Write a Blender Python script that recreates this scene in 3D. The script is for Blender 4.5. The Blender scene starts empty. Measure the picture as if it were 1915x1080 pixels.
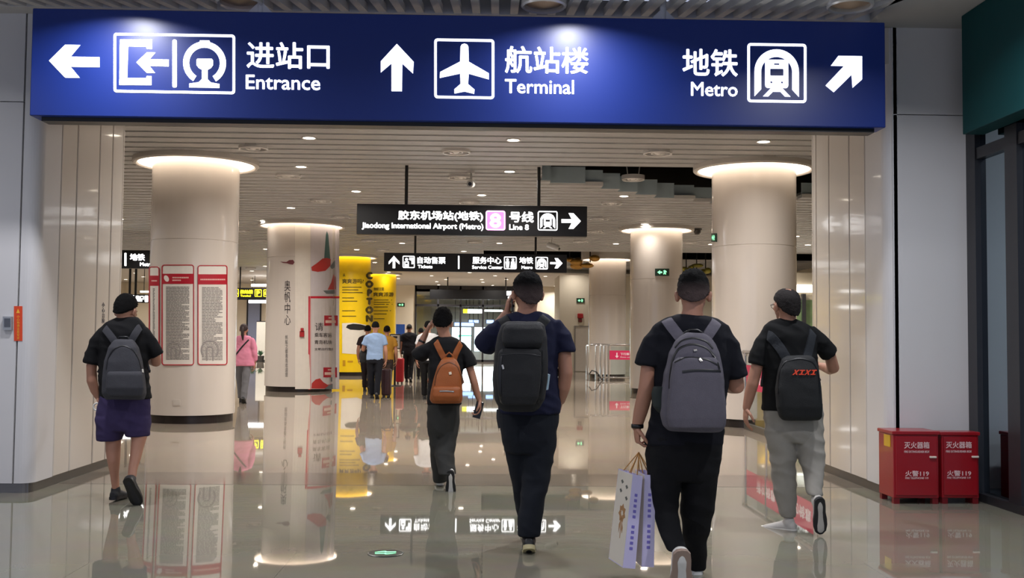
import bpy, bmesh, math, random
import numpy as np
from mathutils import Vector, Matrix
random.seed(7); RNG = np.random.default_rng(5)
S = bpy.context.scene; COL = S.collection
# ---------------------------------------------------------------- camera, world, exposure
HC = 1.40; FPX = 1950.0; YAW, PIT, ROL = map(math.radians, (1.5, 2.64, 0.5))
_d = Vector((math.sin(YAW), math.cos(YAW), 0)); _r0 = Vector((math.cos(YAW), -math.sin(YAW), 0))
FWD = _d * math.cos(PIT) + Vector((0, 0, 1)) * math.sin(PIT); _u0 = _r0.cross(FWD)
RT = _r0 * math.cos(ROL) + _u0 * math.sin(ROL); UP = _u0 * math.cos(ROL) - _r0 * math.sin(ROL)
EYE = Vector((0, 0, HC))
cam_d = bpy.data.cameras.new('camera'); cam = bpy.data.objects.new('camera', cam_d); COL.objects.link(cam)
cam_d.sensor_width = 36; cam_d.lens = 36 * FPX / 1915; cam_d.clip_end = 300
mw = Matrix((RT, UP, -FWD)).transposed().to_4x4(); mw.translation = EYE; cam.matrix_world = mw
S.camera = cam
S.view_settings.view_transform = 'Standard'; S.view_settings.look = 'None'
S.view_settings.gamma = 1; S.view_settings.use_curve_mapping = False
S.view_settings.exposure = 0.68
W = bpy.data.worlds.new('world'); S.world = W; W.use_nodes = True
_bg = W.node_tree.nodes['Background']; _bg.inputs[0].default_value = (0.68, 0.75, 1.0, 1); _bg.inputs[1].default_value = 0.42

def area_light(name, loc, power, size, col=(1, .935, .875), spread=150, rot=(0, 0, 0)):
    l = bpy.data.lights.new(name, 'AREA'); l.shape = 'DISK'; l.size = size; l.energy = power; l.color = col
    l.spread = math.radians(spread)
    o = bpy.data.objects.new(name, l); COL.objects.link(o); o.location = loc; o.rotation_euler = rot
    return o

def ray(px, py): return FWD + RT * ((px - 957.5) / FPX) - UP * ((py - 540) / FPX)
def P(px, py, Y):                       # point on the ray of a picture point at distance Y
    r = ray(px, py); return EYE + r * (Y / r.y)
def C(px, py, z):                       # same, at height z
    r = ray(px, py); return EYE + r * ((z - HC) / r.z)
def F(px, py): return C(px, py, 0)
def PX(px, py, X):
    r = ray(px, py); return EYE + r * (X / r.x)

# ---------------------------------------------------------------- materials
def lin(c): return tuple(((v / 255 / 12.92) if v / 255 <= .04045 else ((v / 255 + .055) / 1.055) ** 2.4) for v in c)
_M = {}
def mat(name, c=(200, 200, 200), rough=.5, metal=0, var=.06, scale=8, bump=0, bscale=None, coat=0, emit=0, ecol=None, trans=0, spec=.5, stretch=None):
    if name in _M: return _M[name]
    m = bpy.data.materials.new(name); m.use_nodes = True; nt = m.node_tree; b = nt.nodes['Principled BSDF']
    L = lin(c)
    b.inputs['Roughness'].default_value = rough; b.inputs['Metallic'].default_value = metal
    b.inputs['Coat Weight'].default_value = coat; b.inputs['Coat Roughness'].default_value = .05
    b.inputs['Transmission Weight'].default_value = trans
    b.inputs['Specular IOR Level'].default_value = spec
    tc = nt.nodes.new('ShaderNodeTexCoord'); mp = nt.nodes.new('ShaderNodeMapping'); nt.links.new(tc.outputs['Object'], mp.inputs[0])
    if stretch: mp.inputs['Scale'].default_value = stretch
    n = nt.nodes.new('ShaderNodeTexNoise'); n.inputs['Scale'].default_value = scale; n.inputs['Detail'].default_value = 4
    nt.links.new(mp.outputs[0], n.inputs['Vector'])
    mx = nt.nodes.new('ShaderNodeMix'); mx.data_type = 'RGBA'
    nt.links.new(n.outputs['Fac'], mx.inputs['Factor'])
    mx.inputs['A'].default_value = (*[v * (1 - var) for v in L], 1); mx.inputs['B'].default_value = (*[min(1, v * (1 + var)) for v in L], 1)
    nt.links.new(mx.outputs['Result'], b.inputs['Base Color'])
    if bump:
        n2 = nt.nodes.new('ShaderNodeTexNoise'); n2.inputs['Scale'].default_value = bscale or scale * 6; n2.inputs['Detail'].default_value = 3
        nt.links.new(mp.outputs[0], n2.inputs['Vector'])
        bp = nt.nodes.new('ShaderNodeBump'); bp.inputs['Strength'].default_value = bump; bp.inputs['Distance'].default_value = .01
        nt.links.new(n2.outputs['Fac'], bp.inputs['Height']); nt.links.new(bp.outputs[0], b.inputs['Normal'])
    if emit:
        b.inputs['Emission Color'].default_value = (*lin(ecol or c), 1); b.inputs['Emission Strength'].default_value = emit
    _M[name] = m; return m

# ---------------------------------------------------------------- object helpers
def tag(o, label, cat, group=None, kind=None):
    o['label'] = label; o['category'] = cat
    if group: o['group'] = group
    if kind: o['kind'] = kind
    return o
def thing(name, label, cat, loc=(0, 0, 0), group=None, rotz=0):
    o = bpy.data.objects.new(name, None); COL.objects.link(o); o.location = loc; o.rotation_euler = (0, 0, rotz)
    o.empty_display_size = .1
    return tag(o, label, cat, group)
def link(name, me, m, parent=None, smooth=False, rel=True):
    # mesh vertices are given in world space; with a parent they are made relative to its base
    o = bpy.data.objects.new(name, me); COL.objects.link(o)
    if m is not None and not me.materials: me.materials.append(m)
    if smooth: me.polygons.foreach_set('use_smooth', [True] * len(me.polygons))
    if parent is not None:
        o.parent = parent
        if rel:
            q = parent; off = Vector((0, 0, 0))
            while q is not None: off += q.location; q = q.parent
            me.transform(Matrix.Translation(-off))
    return o
def recenter(o):
    # put a top-level mesh's own origin at its base centre
    me = o.data; n = len(me.vertices); co = np.empty(n * 3); me.vertices.foreach_get('co', co); co = co.reshape(-1, 3)
    c = Vector(((co[:, 0].min() + co[:, 0].max()) / 2, (co[:, 1].min() + co[:, 1].max()) / 2, co[:, 2].min()))
    me.transform(Matrix.Translation(-c)); o.location = c; return o
class MB:
    def __init__(s): s.v = []; s.f = []
    def add(s, v, f):
        b = len(s.v); s.v += [tuple(p) for p in v]; s.f += [tuple(i + b for i in q) for q in f]; return s
    def box(s, x0, x1, y0, y1, z0, z1):
        v = [(x, y, z) for x in (x0, x1) for y in (y0, y1) for z in (z0, z1)]
        return s.add(v, [(0, 1, 3, 2), (4, 6, 7, 5), (0, 4, 5, 1), (2, 3, 7, 6), (0, 2, 6, 4), (1, 5, 7, 3)])
    def prism(s, poly, z0, z1):
        n = len(poly); v = [(x, y, z0) for x, y in poly] + [(x, y, z1) for x, y in poly]
        a = sum(poly[i][0] * poly[(i + 1) % n][1] - poly[(i + 1) % n][0] * poly[i][1] for i in range(n))
        if a < 0: v = [(x, y, z0) for x, y in poly[::-1]] + [(x, y, z1) for x, y in poly[::-1]]
        return s.add(v, [tuple(range(n))[::-1], tuple(range(n, 2 * n))] + [(i, (i + 1) % n, n + (i + 1) % n, n + i) for i in range(n)])
    def lathe(s, prof, c=(0, 0, 0), n=48, a0=0, a1=2 * math.pi, cap=True):
        full = abs(a1 - a0 - 2 * math.pi) < 1e-6; k = n if full else n + 1
        v = []
        for i in range(k):
            a = a0 + (a1 - a0) * i / n
            v += [(c[0] + r * math.cos(a), c[1] + r * math.sin(a), c[2] + z) for r, z in prof]
        m = len(prof); f = []
        for i in range(n):
            j = (i + 1) % k
            f += [(i * m + t, j * m + t, j * m + t + 1, i * m + t + 1) for t in range(m - 1)]
        if full and cap:
            f += [tuple(i * m for i in range(n))[::-1], tuple(i * m + m - 1 for i in range(n))]
        return s.add(v, f)
    def tube(s, pts, rad, n=12, side=None, cap=True):
        pts = [Vector(p) for p in pts]; k = len(pts)
        if not hasattr(rad, '__len__'): rad = [rad] * k
        rings = []; prev = None
        for i, p in enumerate(pts):
            t = (pts[min(i + 1, k - 1)] - pts[max(i - 1, 0)]).normalized()
            ref = Vector(side) if side is not None else (prev if prev is not None else (Vector((1, 0, 0)) if abs(t.x) < .8 else Vector((0, 1, 0))))
            a = (ref - t * ref.dot(t)).normalized(); b = t.cross(a); prev = a
            r = rad[i]; ra, rb = r if hasattr(r, '__len__') else (r, r)
            rings.append([p + a * (ra * math.cos(2 * math.pi * j / n)) + b * (rb * math.sin(2 * math.pi * j / n)) for j in range(n)])
        v = [q for rg in rings for q in rg]; f = []
        for i in range(k - 1):
            for j in range(n):
                f.append((i * n + j, i * n + (j + 1) % n, (i + 1) * n + (j + 1) % n, (i + 1) * n + j))
        if cap: f += [tuple(range(n))[::-1], tuple((k - 1) * n + j for j in range(n))]
        return s.add(v, f)
    def rounded_tube(s, pts, rad, n=12, side=None):
        # a tube whose ends are domed
        pts = [Vector(p) for p in pts]
        if not hasattr(rad, '__len__'): rad = [rad] * len(pts)
        rr = [r if hasattr(r, '__len__') else (r, r) for r in rad]
        d0 = (pts[0] - pts[1]).normalized(); d1 = (pts[-1] - pts[-2]).normalized()
        m0 = min(rr[0]); m1 = min(rr[-1])
        P0 = [pts[0] + d0 * m0 * math.sin(a) for a in (1.35, 1.0, .5)]; R0 = [(rr[0][0] * math.cos(a), rr[0][1] * math.cos(a)) for a in (1.35, 1.0, .5)]
        P1 = [pts[-1] + d1 * m1 * math.sin(a) for a in (.5, 1.0, 1.35)]; R1 = [(rr[-1][0] * math.cos(a), rr[-1][1] * math.cos(a)) for a in (.5, 1.0, 1.35)]
        return s.tube(P0 + pts + P1, R0 + rr + R1, n, side)
    def ball(s, c, r, nu=20, nv=12, rot=None):
        rx, ry, rz = r if hasattr(r, '__len__') else (r, r, r)
        v = []; f = []
        R = rot or Matrix.Identity(3)
        for i in range(nv + 1):
            th = math.pi * i / nv
            for j in range(nu):
                a = 2 * math.pi * j / nu
                v.append(Vector(c) + R @ Vector((rx * math.sin(th) * math.cos(a), ry * math.sin(th) * math.sin(a), rz * math.cos(th))))
        for i in range(nv):
            for j in range(nu):
                f.append((i * nu + j, (i + 1) * nu + j, (i + 1) * nu + (j + 1) % nu, i * nu + (j + 1) % nu))
        b = len(s.v); s.add(v, f); return s
    def mesh(s, name='mesh'):
        me = bpy.data.meshes.new(name); me.from_pydata(s.v, [], s.f)
        bm = bmesh.new(); bm.from_mesh(me); bmesh.ops.remove_doubles(bm, verts=bm.verts, dist=1e-6)
        bmesh.ops.recalc_face_normals(bm, faces=bm.faces); bm.to_mesh(me); bm.free()
        return me
    def build(s, name, m, parent=None, smooth=False, bevel=0, seg=2, split=None):
        me = s.mesh(name)
        if bevel:
            bm = bmesh.new(); bm.from_mesh(me)
            bmesh.ops.bevel(bm, geom=[e for e in bm.edges if len(e.link_faces) == 2 and e.calc_face_angle(0) > .6], offset=bevel, segments=seg, affect='EDGES', profile=.5)
            bm.to_mesh(me); bm.free()
        o = link(name, me, m, parent, smooth)
        if smooth and split:
            me.set_sharp_from_angle(angle=math.radians(split))
        return o
def struct(o): o['kind'] = 'structure'; return o
def bake(o):
    # evaluated copy of a temporary object as a mesh; the temporary is removed
    dg = bpy.context.evaluated_depsgraph_get(); dg.update()
    me = bpy.data.meshes.new_from_object(o.evaluated_get(dg)); d = o.data
    bpy.data.objects.remove(o)
    return me
def text_mesh(body, vertical=False, space=1.0):
    c = bpy.data.curves.new('lettering', 'FONT'); c.body = '\n'.join(body) if vertical else body
    c.size = 1; c.extrude = 0; c.resolution_u = 3; c.align_x = 'CENTER' if vertical else 'LEFT'; c.space_character = space
    o = bpy.data.objects.new('lettering', c); COL.objects.link(o); me = bake(o)
    co = np.empty(len(me.vertices) * 3); me.vertices.foreach_get('co', co); co = co.reshape(-1, 3)
    if len(co) == 0: return me
    lo, hi = co.min(0), co.max(0)
    co[:, 0] = (co[:, 0] - lo[0]) / (hi[0] - lo[0]); co[:, 1] = (co[:, 1] - lo[1]) / (hi[1] - lo[1]); co[:, 2] = 0
    me.vertices.foreach_set('co', co.ravel()); return me           # unit box, y up
def shape_mesh(loops, even=True):
    c = bpy.data.curves.new('outline', 'CURVE'); c.dimensions = '2D'; c.fill_mode = 'BOTH'
    for L in loops:
        sp = c.splines.new('POLY'); sp.points.add(len(L) - 1); sp.use_cyclic_u = True
        for p, q in zip(sp.points, L): p.co = (q[0], q[1], 0, 1)
    o = bpy.data.objects.new('outline', c); COL.objects.link(o); return bake(o)
def solidify(me, fn, t):
    # thicken a flat mesh: fn maps (u, v, w) to the world, w the height off the surface
    n = len(me.vertices); co = np.empty(n * 3); me.vertices.foreach_get('co', co); co = co.reshape(-1, 3)
    fs = [tuple(p.vertices) for p in me.polygons]
    cnt = {}
    for f in fs:
        for i in range(len(f)):
            e = (f[i], f[(i + 1) % len(f)]); cnt[e] = 1
    rim = [e for e in cnt if (e[1], e[0]) not in cnt]
    v = [tuple(fn(x, y, t)) for x, y, _ in co] + [tuple(fn(x, y, 0)) for x, y, _ in co]
    f2 = fs + [tuple(i + n for i in f[::-1]) for f in fs] + [(a, a + n, b + n, b) for a, b in rim]
    return v, f2
def circ(cx, cy, r, n=32, a0=0, a1=360): return [(cx + r * math.cos(math.radians(a0 + (a1 - a0) * i / n)), cy + r * math.sin(math.radians(a0 + (a1 - a0) * i / n))) for i in range(n if a1 - a0 == 360 else n + 1)]
def rrect(x0, y0, x1, y1, r, n=4):
    x0, x1 = min(x0, x1), max(x0, x1); y0, y1 = min(y0, y1), max(y0, y1); o = []
    for cx, cy, a in ((x1 - r, y1 - r, 0), (x0 + r, y1 - r, 90), (x0 + r, y0 + r, 180), (x1 - r, y0 + r, 270)):
        o += [(cx + r * math.cos(math.radians(a + 90 * i / n)), cy + r * math.sin(math.radians(a + 90 * i / n))) for i in range(n + 1)]
    return o
def framel(x0, y0, x1, y1, t, r): return [rrect(x0, y0, x1, y1, r), rrect(x0 + t, y0 + t, x1 - t, y1 - t, max(r - t, r * .4))]
class Art:
    """lettering and pictograms traced on a surface: u, v in picture units, fn(u, v, w) -> world"""
    def __init__(s, fn, t=.004): s.fn = fn; s.t = t; s.mb = MB()
    def shape(s, *loops): v, f = solidify(shape_mesh(loops), s.fn, s.t); s.mb.add(v, f); return s
    def text(s, body, x0, y0, x1, y1, bold=.0, vertical=False, slant=0, space=1.0, sub=False):
        me = text_mesh(body, vertical, space); s.prep(me, abs(x1 - x0))
        h = bold * (y1 - y0) / (1 if not vertical else len(body)); sh = [(0, 0)] if not bold else [(h * a, h * b) for a, b in ((-1, 0), (1, 0), (0, -1), (0, 1))]
        X0, X1, Y0, Y1 = x0 + abs(h), x1 - abs(h), y0 + h, y1 - h
        for k, (a, b) in enumerate(sh):   # heavier strokes: the outline repeated a hair to each side
            fn = lambda u, v, w: s.fn(X0 + (X1 - X0) * (u + slant * v) + a, Y1 + (Y0 - Y1) * v + b, w * (1 + .02 * k))
            v, f = solidify(me, fn, s.t); s.mb.add(v, f)
        return s
    def prep(s, me, width): pass
    def build(s, name, m, parent, label=None):
        o = s.mb.build(name, m, parent)
        if label: o['label'] = label
        return o
# ---------------------------------------------------------------- large structure
ZC = 4.25
YF, YB = 9.30, 11.40                    # front and back of the portal
XL, XR = -3.95, 3.62                    # its inner faces
m_panel = mat('enamel_panel_white', (214, 212, 212), .32, var=.03, scale=1.2, coat=.2)
m_panel_in = mat('enamel_panel_ivory', (216, 208, 198), .22, var=.03, scale=1.2, coat=.4)
m_gap = mat('shadow_gap_dark', (40, 38, 38), .6)
m_kick = mat('brushed_steel_kick', (120, 118, 116), .35, .8, var=.1, scale=3, stretch=(1, 1, 20))
m_slat = mat('ceiling_slat_grey', (168, 168, 168), .5, var=.03, scale=2)
m_slat_back = mat('ceiling_back_grey', (70, 70, 70), .75, var=.05, scale=2)
m_ceil = mat('ceiling_plaster', (190, 184, 176), .7, var=.03, scale=2)
m_void = mat('void_black', (14, 15, 17), .8, var=.2)
m_wall = mat('wall_warm_white', (222, 212, 192), .45, var=.04, scale=.6)
m_frame = mat('dark_metal_frame', (62, 62, 66), .35, .6, var=.08)
m_black = mat('black_sheet_metal', (17, 18, 21), .35, var=.1)

# polished stone floor with fine tile joints
def floor_mat(nm, A_, B_, J_):
    m = bpy.data.materials.new(nm); m.use_nodes = True; nt = m.node_tree; b = nt.nodes['Principled BSDF']
    tc = nt.nodes.new('ShaderNodeTexCoord'); br = nt.nodes.new('ShaderNodeTexBrick'); nt.links.new(tc.outputs['Object'], br.inputs['Vector'])
    br.offset = 0; br.inputs['Scale'].default_value = 1; br.inputs['Brick Width'].default_value = 1.2; br.inputs['Row Height'].default_value = 1.2
    br.inputs['Mortar Size'].default_value = .003; br.inputs['Mortar Smooth'].default_value = .2
    c1, c2 = lin(A_), lin(B_); br.inputs['Color1'].default_value = (*c1, 1); br.inputs['Color2'].default_value = (*c2, 1)
    br.inputs['Mortar'].default_value = (*lin(J_), 1)
    n = nt.nodes.new('ShaderNodeTexNoise'); n.inputs['Scale'].default_value = 3.5; n.inputs['Detail'].default_value = 8
    nt.links.new(tc.outputs['Object'], n.inputs['Vector'])
    mx = nt.nodes.new('ShaderNodeMix'); mx.data_type = 'RGBA'; mx.blend_type = 'MULTIPLY'; mx.inputs['Factor'].default_value = .25
    nt.links.new(br.outputs['Color'], mx.inputs['A']); nt.links.new(n.outputs['Color'], mx.inputs['B'])
    nt.links.new(mx.outputs['Result'], b.inputs['Base Color'])
    n2 = nt.nodes.new('ShaderNodeTexNoise'); n2.inputs['Scale'].default_value = .9; nt.links.new(tc.outputs['Object'], n2.inputs['Vector'])
    bp = nt.nodes.new('ShaderNodeBump'); bp.inputs['Strength'].default_value = .004; bp.inputs['Distance'].default_value = .02
    nt.links.new(n2.outputs['Fac'], bp.inputs['Height']); nt.links.new(bp.outputs[0], b.inputs['Normal'])
    b.inputs['Roughness'].default_value = .022; b.inputs['Specular IOR Level'].default_value = .6
    return m
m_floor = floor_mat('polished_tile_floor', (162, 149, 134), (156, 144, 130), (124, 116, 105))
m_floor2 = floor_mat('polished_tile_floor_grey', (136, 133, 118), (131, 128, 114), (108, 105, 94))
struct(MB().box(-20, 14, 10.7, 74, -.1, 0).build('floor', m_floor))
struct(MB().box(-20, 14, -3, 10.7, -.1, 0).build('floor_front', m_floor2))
m_band = mat('floor_border_stone', (112, 104, 94), .07, var=.12, scale=30, spec=.8)
struct(MB().box(XL, XR, 9.9, 10.75, -.02, .0015).build('trim_1', m_band))

# --- slatted ceiling of the inner hall, with the openings to the black void
O1Y0, O1X0 = 17.3, C(1012, 293, ZC).x
stp = [(1012, 1028, 337), (1028, 1091, 342), (1091, 1123, 347.6), (1123, 1155, 353), (1155, 1187, 358), (1187, 1222, 363.5), (1222, 1256, 369.5), (1256, 1292, 373), (1292, 1330, 377)]
steps = [(C(a, y, ZC).x, C(b, y, ZC).x, C((a + b) / 2, y, ZC).y) for a, b, y in stp]
steps = [(a, steps[i + 1][0] if i < len(steps) - 1 else b, y) for i, (a, b, y) in enumerate(steps)]
for k in range(5):
    a, b, y = steps[-1]; steps.append((b, b + .55, y + (.15 if k < 2 else -.55)))
XE = steps[-1][1]; O2Y0, O2Y1, O2X0 = 34.6, 38.4, -.05
XA, XZ = -18, 13
def edge_x(y): return max(O1X0, P(1013, 300, min(y, steps[0][2])).x)
def slat_runs(y):
    if O1Y0 < y < 23.2:
        runs = [(XA, min(edge_x(y), steps[0][0]))]
        for a, b, ys in steps:
            if y > ys: runs.append((a, b))
        runs.append((XE, XZ)); return runs
    if O2Y0 < y < O2Y1: return [(XA, O2X0)]
    return [(XA, XZ)]
mb = MB(); lit_ = MB(); y = YB
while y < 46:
    for a, b in slat_runs(y + .16): mb.box(a, b, y + .012, y + .32, ZC, ZC + .07); lit_.box(a, b, y, y + .012, ZC - .004, ZC + .07)
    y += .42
struct(mb.build('ceiling', m_slat)); struct(lit_.build('ceiling_slat_lit_faces', mat('slat_face_lit_white', (226, 224, 220), .45)))  # slat near faces coloured lighter to paint in the light they catch
mb = MB(); zb, zt = ZC + .09, ZC + .12
mb.box(XA, XZ, YF, O1Y0, zb, zt); ye = steps[0][2]; mb.prism([(XA, O1Y0), (O1X0, O1Y0), (edge_x(ye), ye), (edge_x(ye), 23.2), (XA, 23.2)], zb, zt); mb.box(XE, XZ, O1Y0, 23.2, zb, zt)
for a, b, ys in steps: mb.box(a, b, ys, 23.2, zb, zt)
mb.box(XA, XZ, 23.2, O2Y0, zb, zt); mb.box(XA, O2X0, O2Y0, O2Y1, zb, zt); mb.box(XA, XZ, O2Y1, 46, zb, zt)
struct(mb.build('ceiling_backing', m_slat_back))
struct(MB().box(-20, 14, 46, 74, ZC, ZC + .1).build('ceiling_plain', m_ceil))
mb = MB()
for a, b, ys in steps: mb.box(a, b, ys - .02, ys, ZC, ZC + .30)
mb.prism([(O1X0 - .02, O1Y0), (O1X0, O1Y0), (edge_x(ye), ye), (edge_x(ye) - .02, ye)], ZC, ZC + .3)
struct(mb.build('trim_2', mat('void_fascia_bluegrey', (172, 190, 198), .5)))
mb = MB().box(-18, 13, 17.0, 39, 6.0, 6.05).box(-18, 13, 16.95, 17.0, ZC + .12, 6).box(-18, 13, 39, 39.05, ZC + .12, 6).box(-2, -1.95, 17, 39, ZC + .12, 6).box(13, 13.05, 17, 39, ZC + .12, 6)
struct(mb.build('ceiling_void', m_void))

# --- ceiling of the near hall: fanned slats under a black void
pc = C(933, 290, ZC)
mb = MB(); x = XL - .6
while x < 3.36:
    a = Vector((x, 9.12)); dr = (a - Vector((pc.x, pc.y))).normalized(); b = a + dr * 1.7; nn = Vector((-dr.y, dr.x)) * .034
    mb.prism([(a + nn)[:], (a - nn)[:], (b - nn)[:], (b + nn)[:]], ZC, ZC + .07); x += .165
mb.box(XL - .8, 3.42, 9.10, YF, ZC - .005, ZC + .14)
struct(mb.build('ceiling_front', mat('front_slat_grey', (205, 203, 200), .5)))
struct(MB().box(-9, 3.5, 7.2, YF, ZC + .5, ZC + .55).box(-9, 3.5, 7.15, 7.2, ZC, ZC + .5).build('ceiling_front_void', m_void))
m_plas = mat('front_plaster_grey', (176, 177, 178), .7, var=.02)
struct(MB().box(3.42, 9, -2, YF, ZC, ZC + .1).box(-9, 3.42, -2, 7.2, ZC, ZC + .1).box(-9, XL - .8, 7.2, YF, ZC, ZC + .1).build('ceiling_front_panel', m_plas))

# --- portal: lintel and panelled pillars
struct(MB().box(XL - .1, XR + .1, YF + .02, YB - .3, 3.92, ZC + .12).build('wall_lintel', m_panel_in))
def pillar(side, X, sgn, Xs, seams, Xend, kick_h=.085):
    # sgn: direction from the opening into the pillar
    r = .11; mbx = MB(); zt = ZC; th = .05; xc = X + sgn * r; yc = YF + r
    def arc(rad): return [(xc - sgn * rad * math.cos(a), yc - rad * math.sin(a)) for a in [math.pi / 2 * i / 8 for i in range(9)]]
    o = arc(r); i_ = arc(r - th)
    s0 = seams[0]
    corner = [(X, s0 - .008)] + o + [(Xs - sgn * .008, YF)] + [(Xs - sgn * .008, YF + th)] + i_[::-1] + [(X + sgn * th, s0 - .008)]
    p = MB().prism(corner, kick_h, zt); struct(p.build(f'wall_{side}_corner', m_panel))
    q = MB(); ys = list(seams) + [YB]
    for a, b in zip(ys[:-1], ys[1:]): q.box(min(X, X + sgn * th), max(X, X + sgn * th), a + .012, b - .012, kick_h, zt)
    q.box(min(X, X + sgn * th), max(X, X + sgn * th), YB - .008, YB + .03, kick_h, zt)
    struct(q.build(f'wall_{side}_inner', m_panel_in, bevel=.006, seg=1))
    f = MB(); zj = 3.45
    f.box(min(Xs + sgn * .008, Xend), max(Xs + sgn * .008, Xend), YF, YF + th, kick_h, zj - .004)
    f.box(min(Xs + sgn * .008, Xend), max(Xs + sgn * .008, Xend), YF, YF + th, zj + .004, zt)
    struct(f.build(f'wall_{side}_front', m_panel))
    c0 = X + sgn * .045; struct(MB().box(min(c0, Xend), max(c0, Xend), YF + .045, YB, 0, ZC).build(f'wall_{side}_core', m_gap))
    kk = MB(); k0 = X + sgn * .02
    kk.prism([(k0, YB)] + [(xc - sgn * (r - .02) * math.cos(a), yc - (r - .02) * math.sin(a)) for a in [math.pi / 2 * i / 6 for i in range(7)]] + [(Xend, YF + .02), (Xend, YF + .04), (k0 + sgn * .02, YF + .04), (k0 + sgn * .02, YB)], 0, kick_h)
    struct(kk.build(f'baseboard_{side}', m_kick))
lseams = [PX(p, 520, XL).y for p in (109, 139, 181, 205)]
rseams = sorted(PX(p, 560, XR).y for p in (1619, 1589, 1551, 1527))
pillar('left', XL, -1, XL - .16, lseams, -9)
pillar('right', XR, 1, 3.69, rseams, 4.40)

# --- glazed wall on the near right, teal fascia above
m_glass = mat('clear_glass', (225, 240, 242), .0, trans=1, var=0)
XG = 4.40
wn = thing('window_1', 'tall grey framed glazing beside the two red boxes', 'window', (XG, 9.2, 0)); wn['kind'] = 'structure'
mb = MB().box(XG - .04, XG + .08, 9.13, YF, 0, ZC).box(XG - .04, XG + .08, 8.40, 8.60, .0, 3.2)
mb.box(XG - .05, XG + .1, 3, 9.13, 0, .07).box(XG - .03, XG + .07, 3, 9.13, 3.02, 3.12).box(XG - .03, XG + .07, 5.6, 5.75, .07, 3.02)
mb.build('window_frame', m_frame, wn)
MB().box(XG + .01, XG + .022, 3, 9.13, .07, ZC).build('pane', mat('coated_glass', (150, 166, 174), .03, 1.0, var=0), wn)
struct(MB().box(6.6, 6.7, 2, YF + 2, 0, ZC).box(XG, 6.6, YF + .1, YF + .2, 0, ZC).build('wall_shop', mat('shop_wall_grey', (176, 190, 196), .6)))
tf = MB().box(XG - .24, XG - .05, 3.0, 8.93, 3.20, ZC - .002).build('shop_fascia', mat('teal_fascia', (6, 62, 66), .6, spec=.2), None, bevel=.006)
tag(recenter(tf), 'dark teal shop fascia board over the glazing at the right edge', 'fascia')

# --- far walls
struct(MB().box(-20.1, -20, 11, 74, 0, ZC + .1).build('wall_left', m_wall))
struct(MB().box(-20, -9, YB - .1, YB, 0, ZC).box(-9.2, -9, 6, YB, 0, ZC).build('wall_left_return', m_wall))
struct(MB().box(13.0, 13.1, 11, 74, 0, ZC + .1).box(XG, 13, YB + .02, YB + .1, 0, ZC).build('wall_right', m_wall))
YW = 58.5
gx0, gx1 = P(776, 600, YW).x, P(962, 600, YW).x
struct(MB().box(-20, gx0, YW, YW + .3, 0, ZC).box(gx1, 13, YW, YW + .3, 0, ZC).build('wall_back', m_wall))
struct(MB().box(-20, 13, 73.9, 74, 0, ZC).build('wall_back_outer', mat('outer_wall', (150, 150, 145), .6)))
gw = thing('window_2', 'far glazed doorway with dark frames behind the walkers', 'window', ((gx0 + gx1) / 2, YW, 0)); gw['kind'] = 'structure'
mb = MB()
for px in (777, 819, 861, 903, 960):
    x = P(px, 600, YW).x; mb.box(x - .05, x + .05, YW - .05, YW + .1, 0, ZC)
for py in (543, 571): z = P(870, py, YW).z; mb.box(gx0, gx1, YW - .05, YW + .1, z - .06, z + .06)
mb.box(gx0, gx1, YW - .05, YW + .1, 0, .12).box(gx0, gx1, YW - .05, YW + .1, ZC - .35, ZC)
mb.build('window_frame', m_frame, gw)
MB().box(gx0, gx1, YW + .02, YW + .035, .1, ZC - .3).build('pane', m_glass, gw)
# the white block with a door to the right of the doors
YK = 43.0; bx0 = P(1046, 600, YK).x
struct(MB().box(bx0, 12.9, YK, YK + 3, 0, P(1070, 514, YK).z).build('wall_block', m_wall))
dx0, dx1 = P(1076, 650, YK).x, P(1104, 650, YK).x; dz = P(1090, 611, YK).z
dr = thing('door_1', 'plain white door in the far wall block', 'door', ((dx0 + dx1) / 2, YK - .02, 0)); dr['kind'] = 'structure'
MB().box(dx0, dx1, YK - .03, YK, .02, dz).build('door_leaf', mat('door_white', (205, 196, 184), .4), dr)
MB().box(dx0 - .05, dx0, YK - .05, YK, 0, dz + .05).box(dx1, dx1 + .05, YK - .05, YK, 0, dz + .05).box(dx0, dx1, YK - .05, YK, dz, dz + .05).build('door_frame', mat('door_frame_grey', (140, 134, 126), .4), dr)

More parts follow.
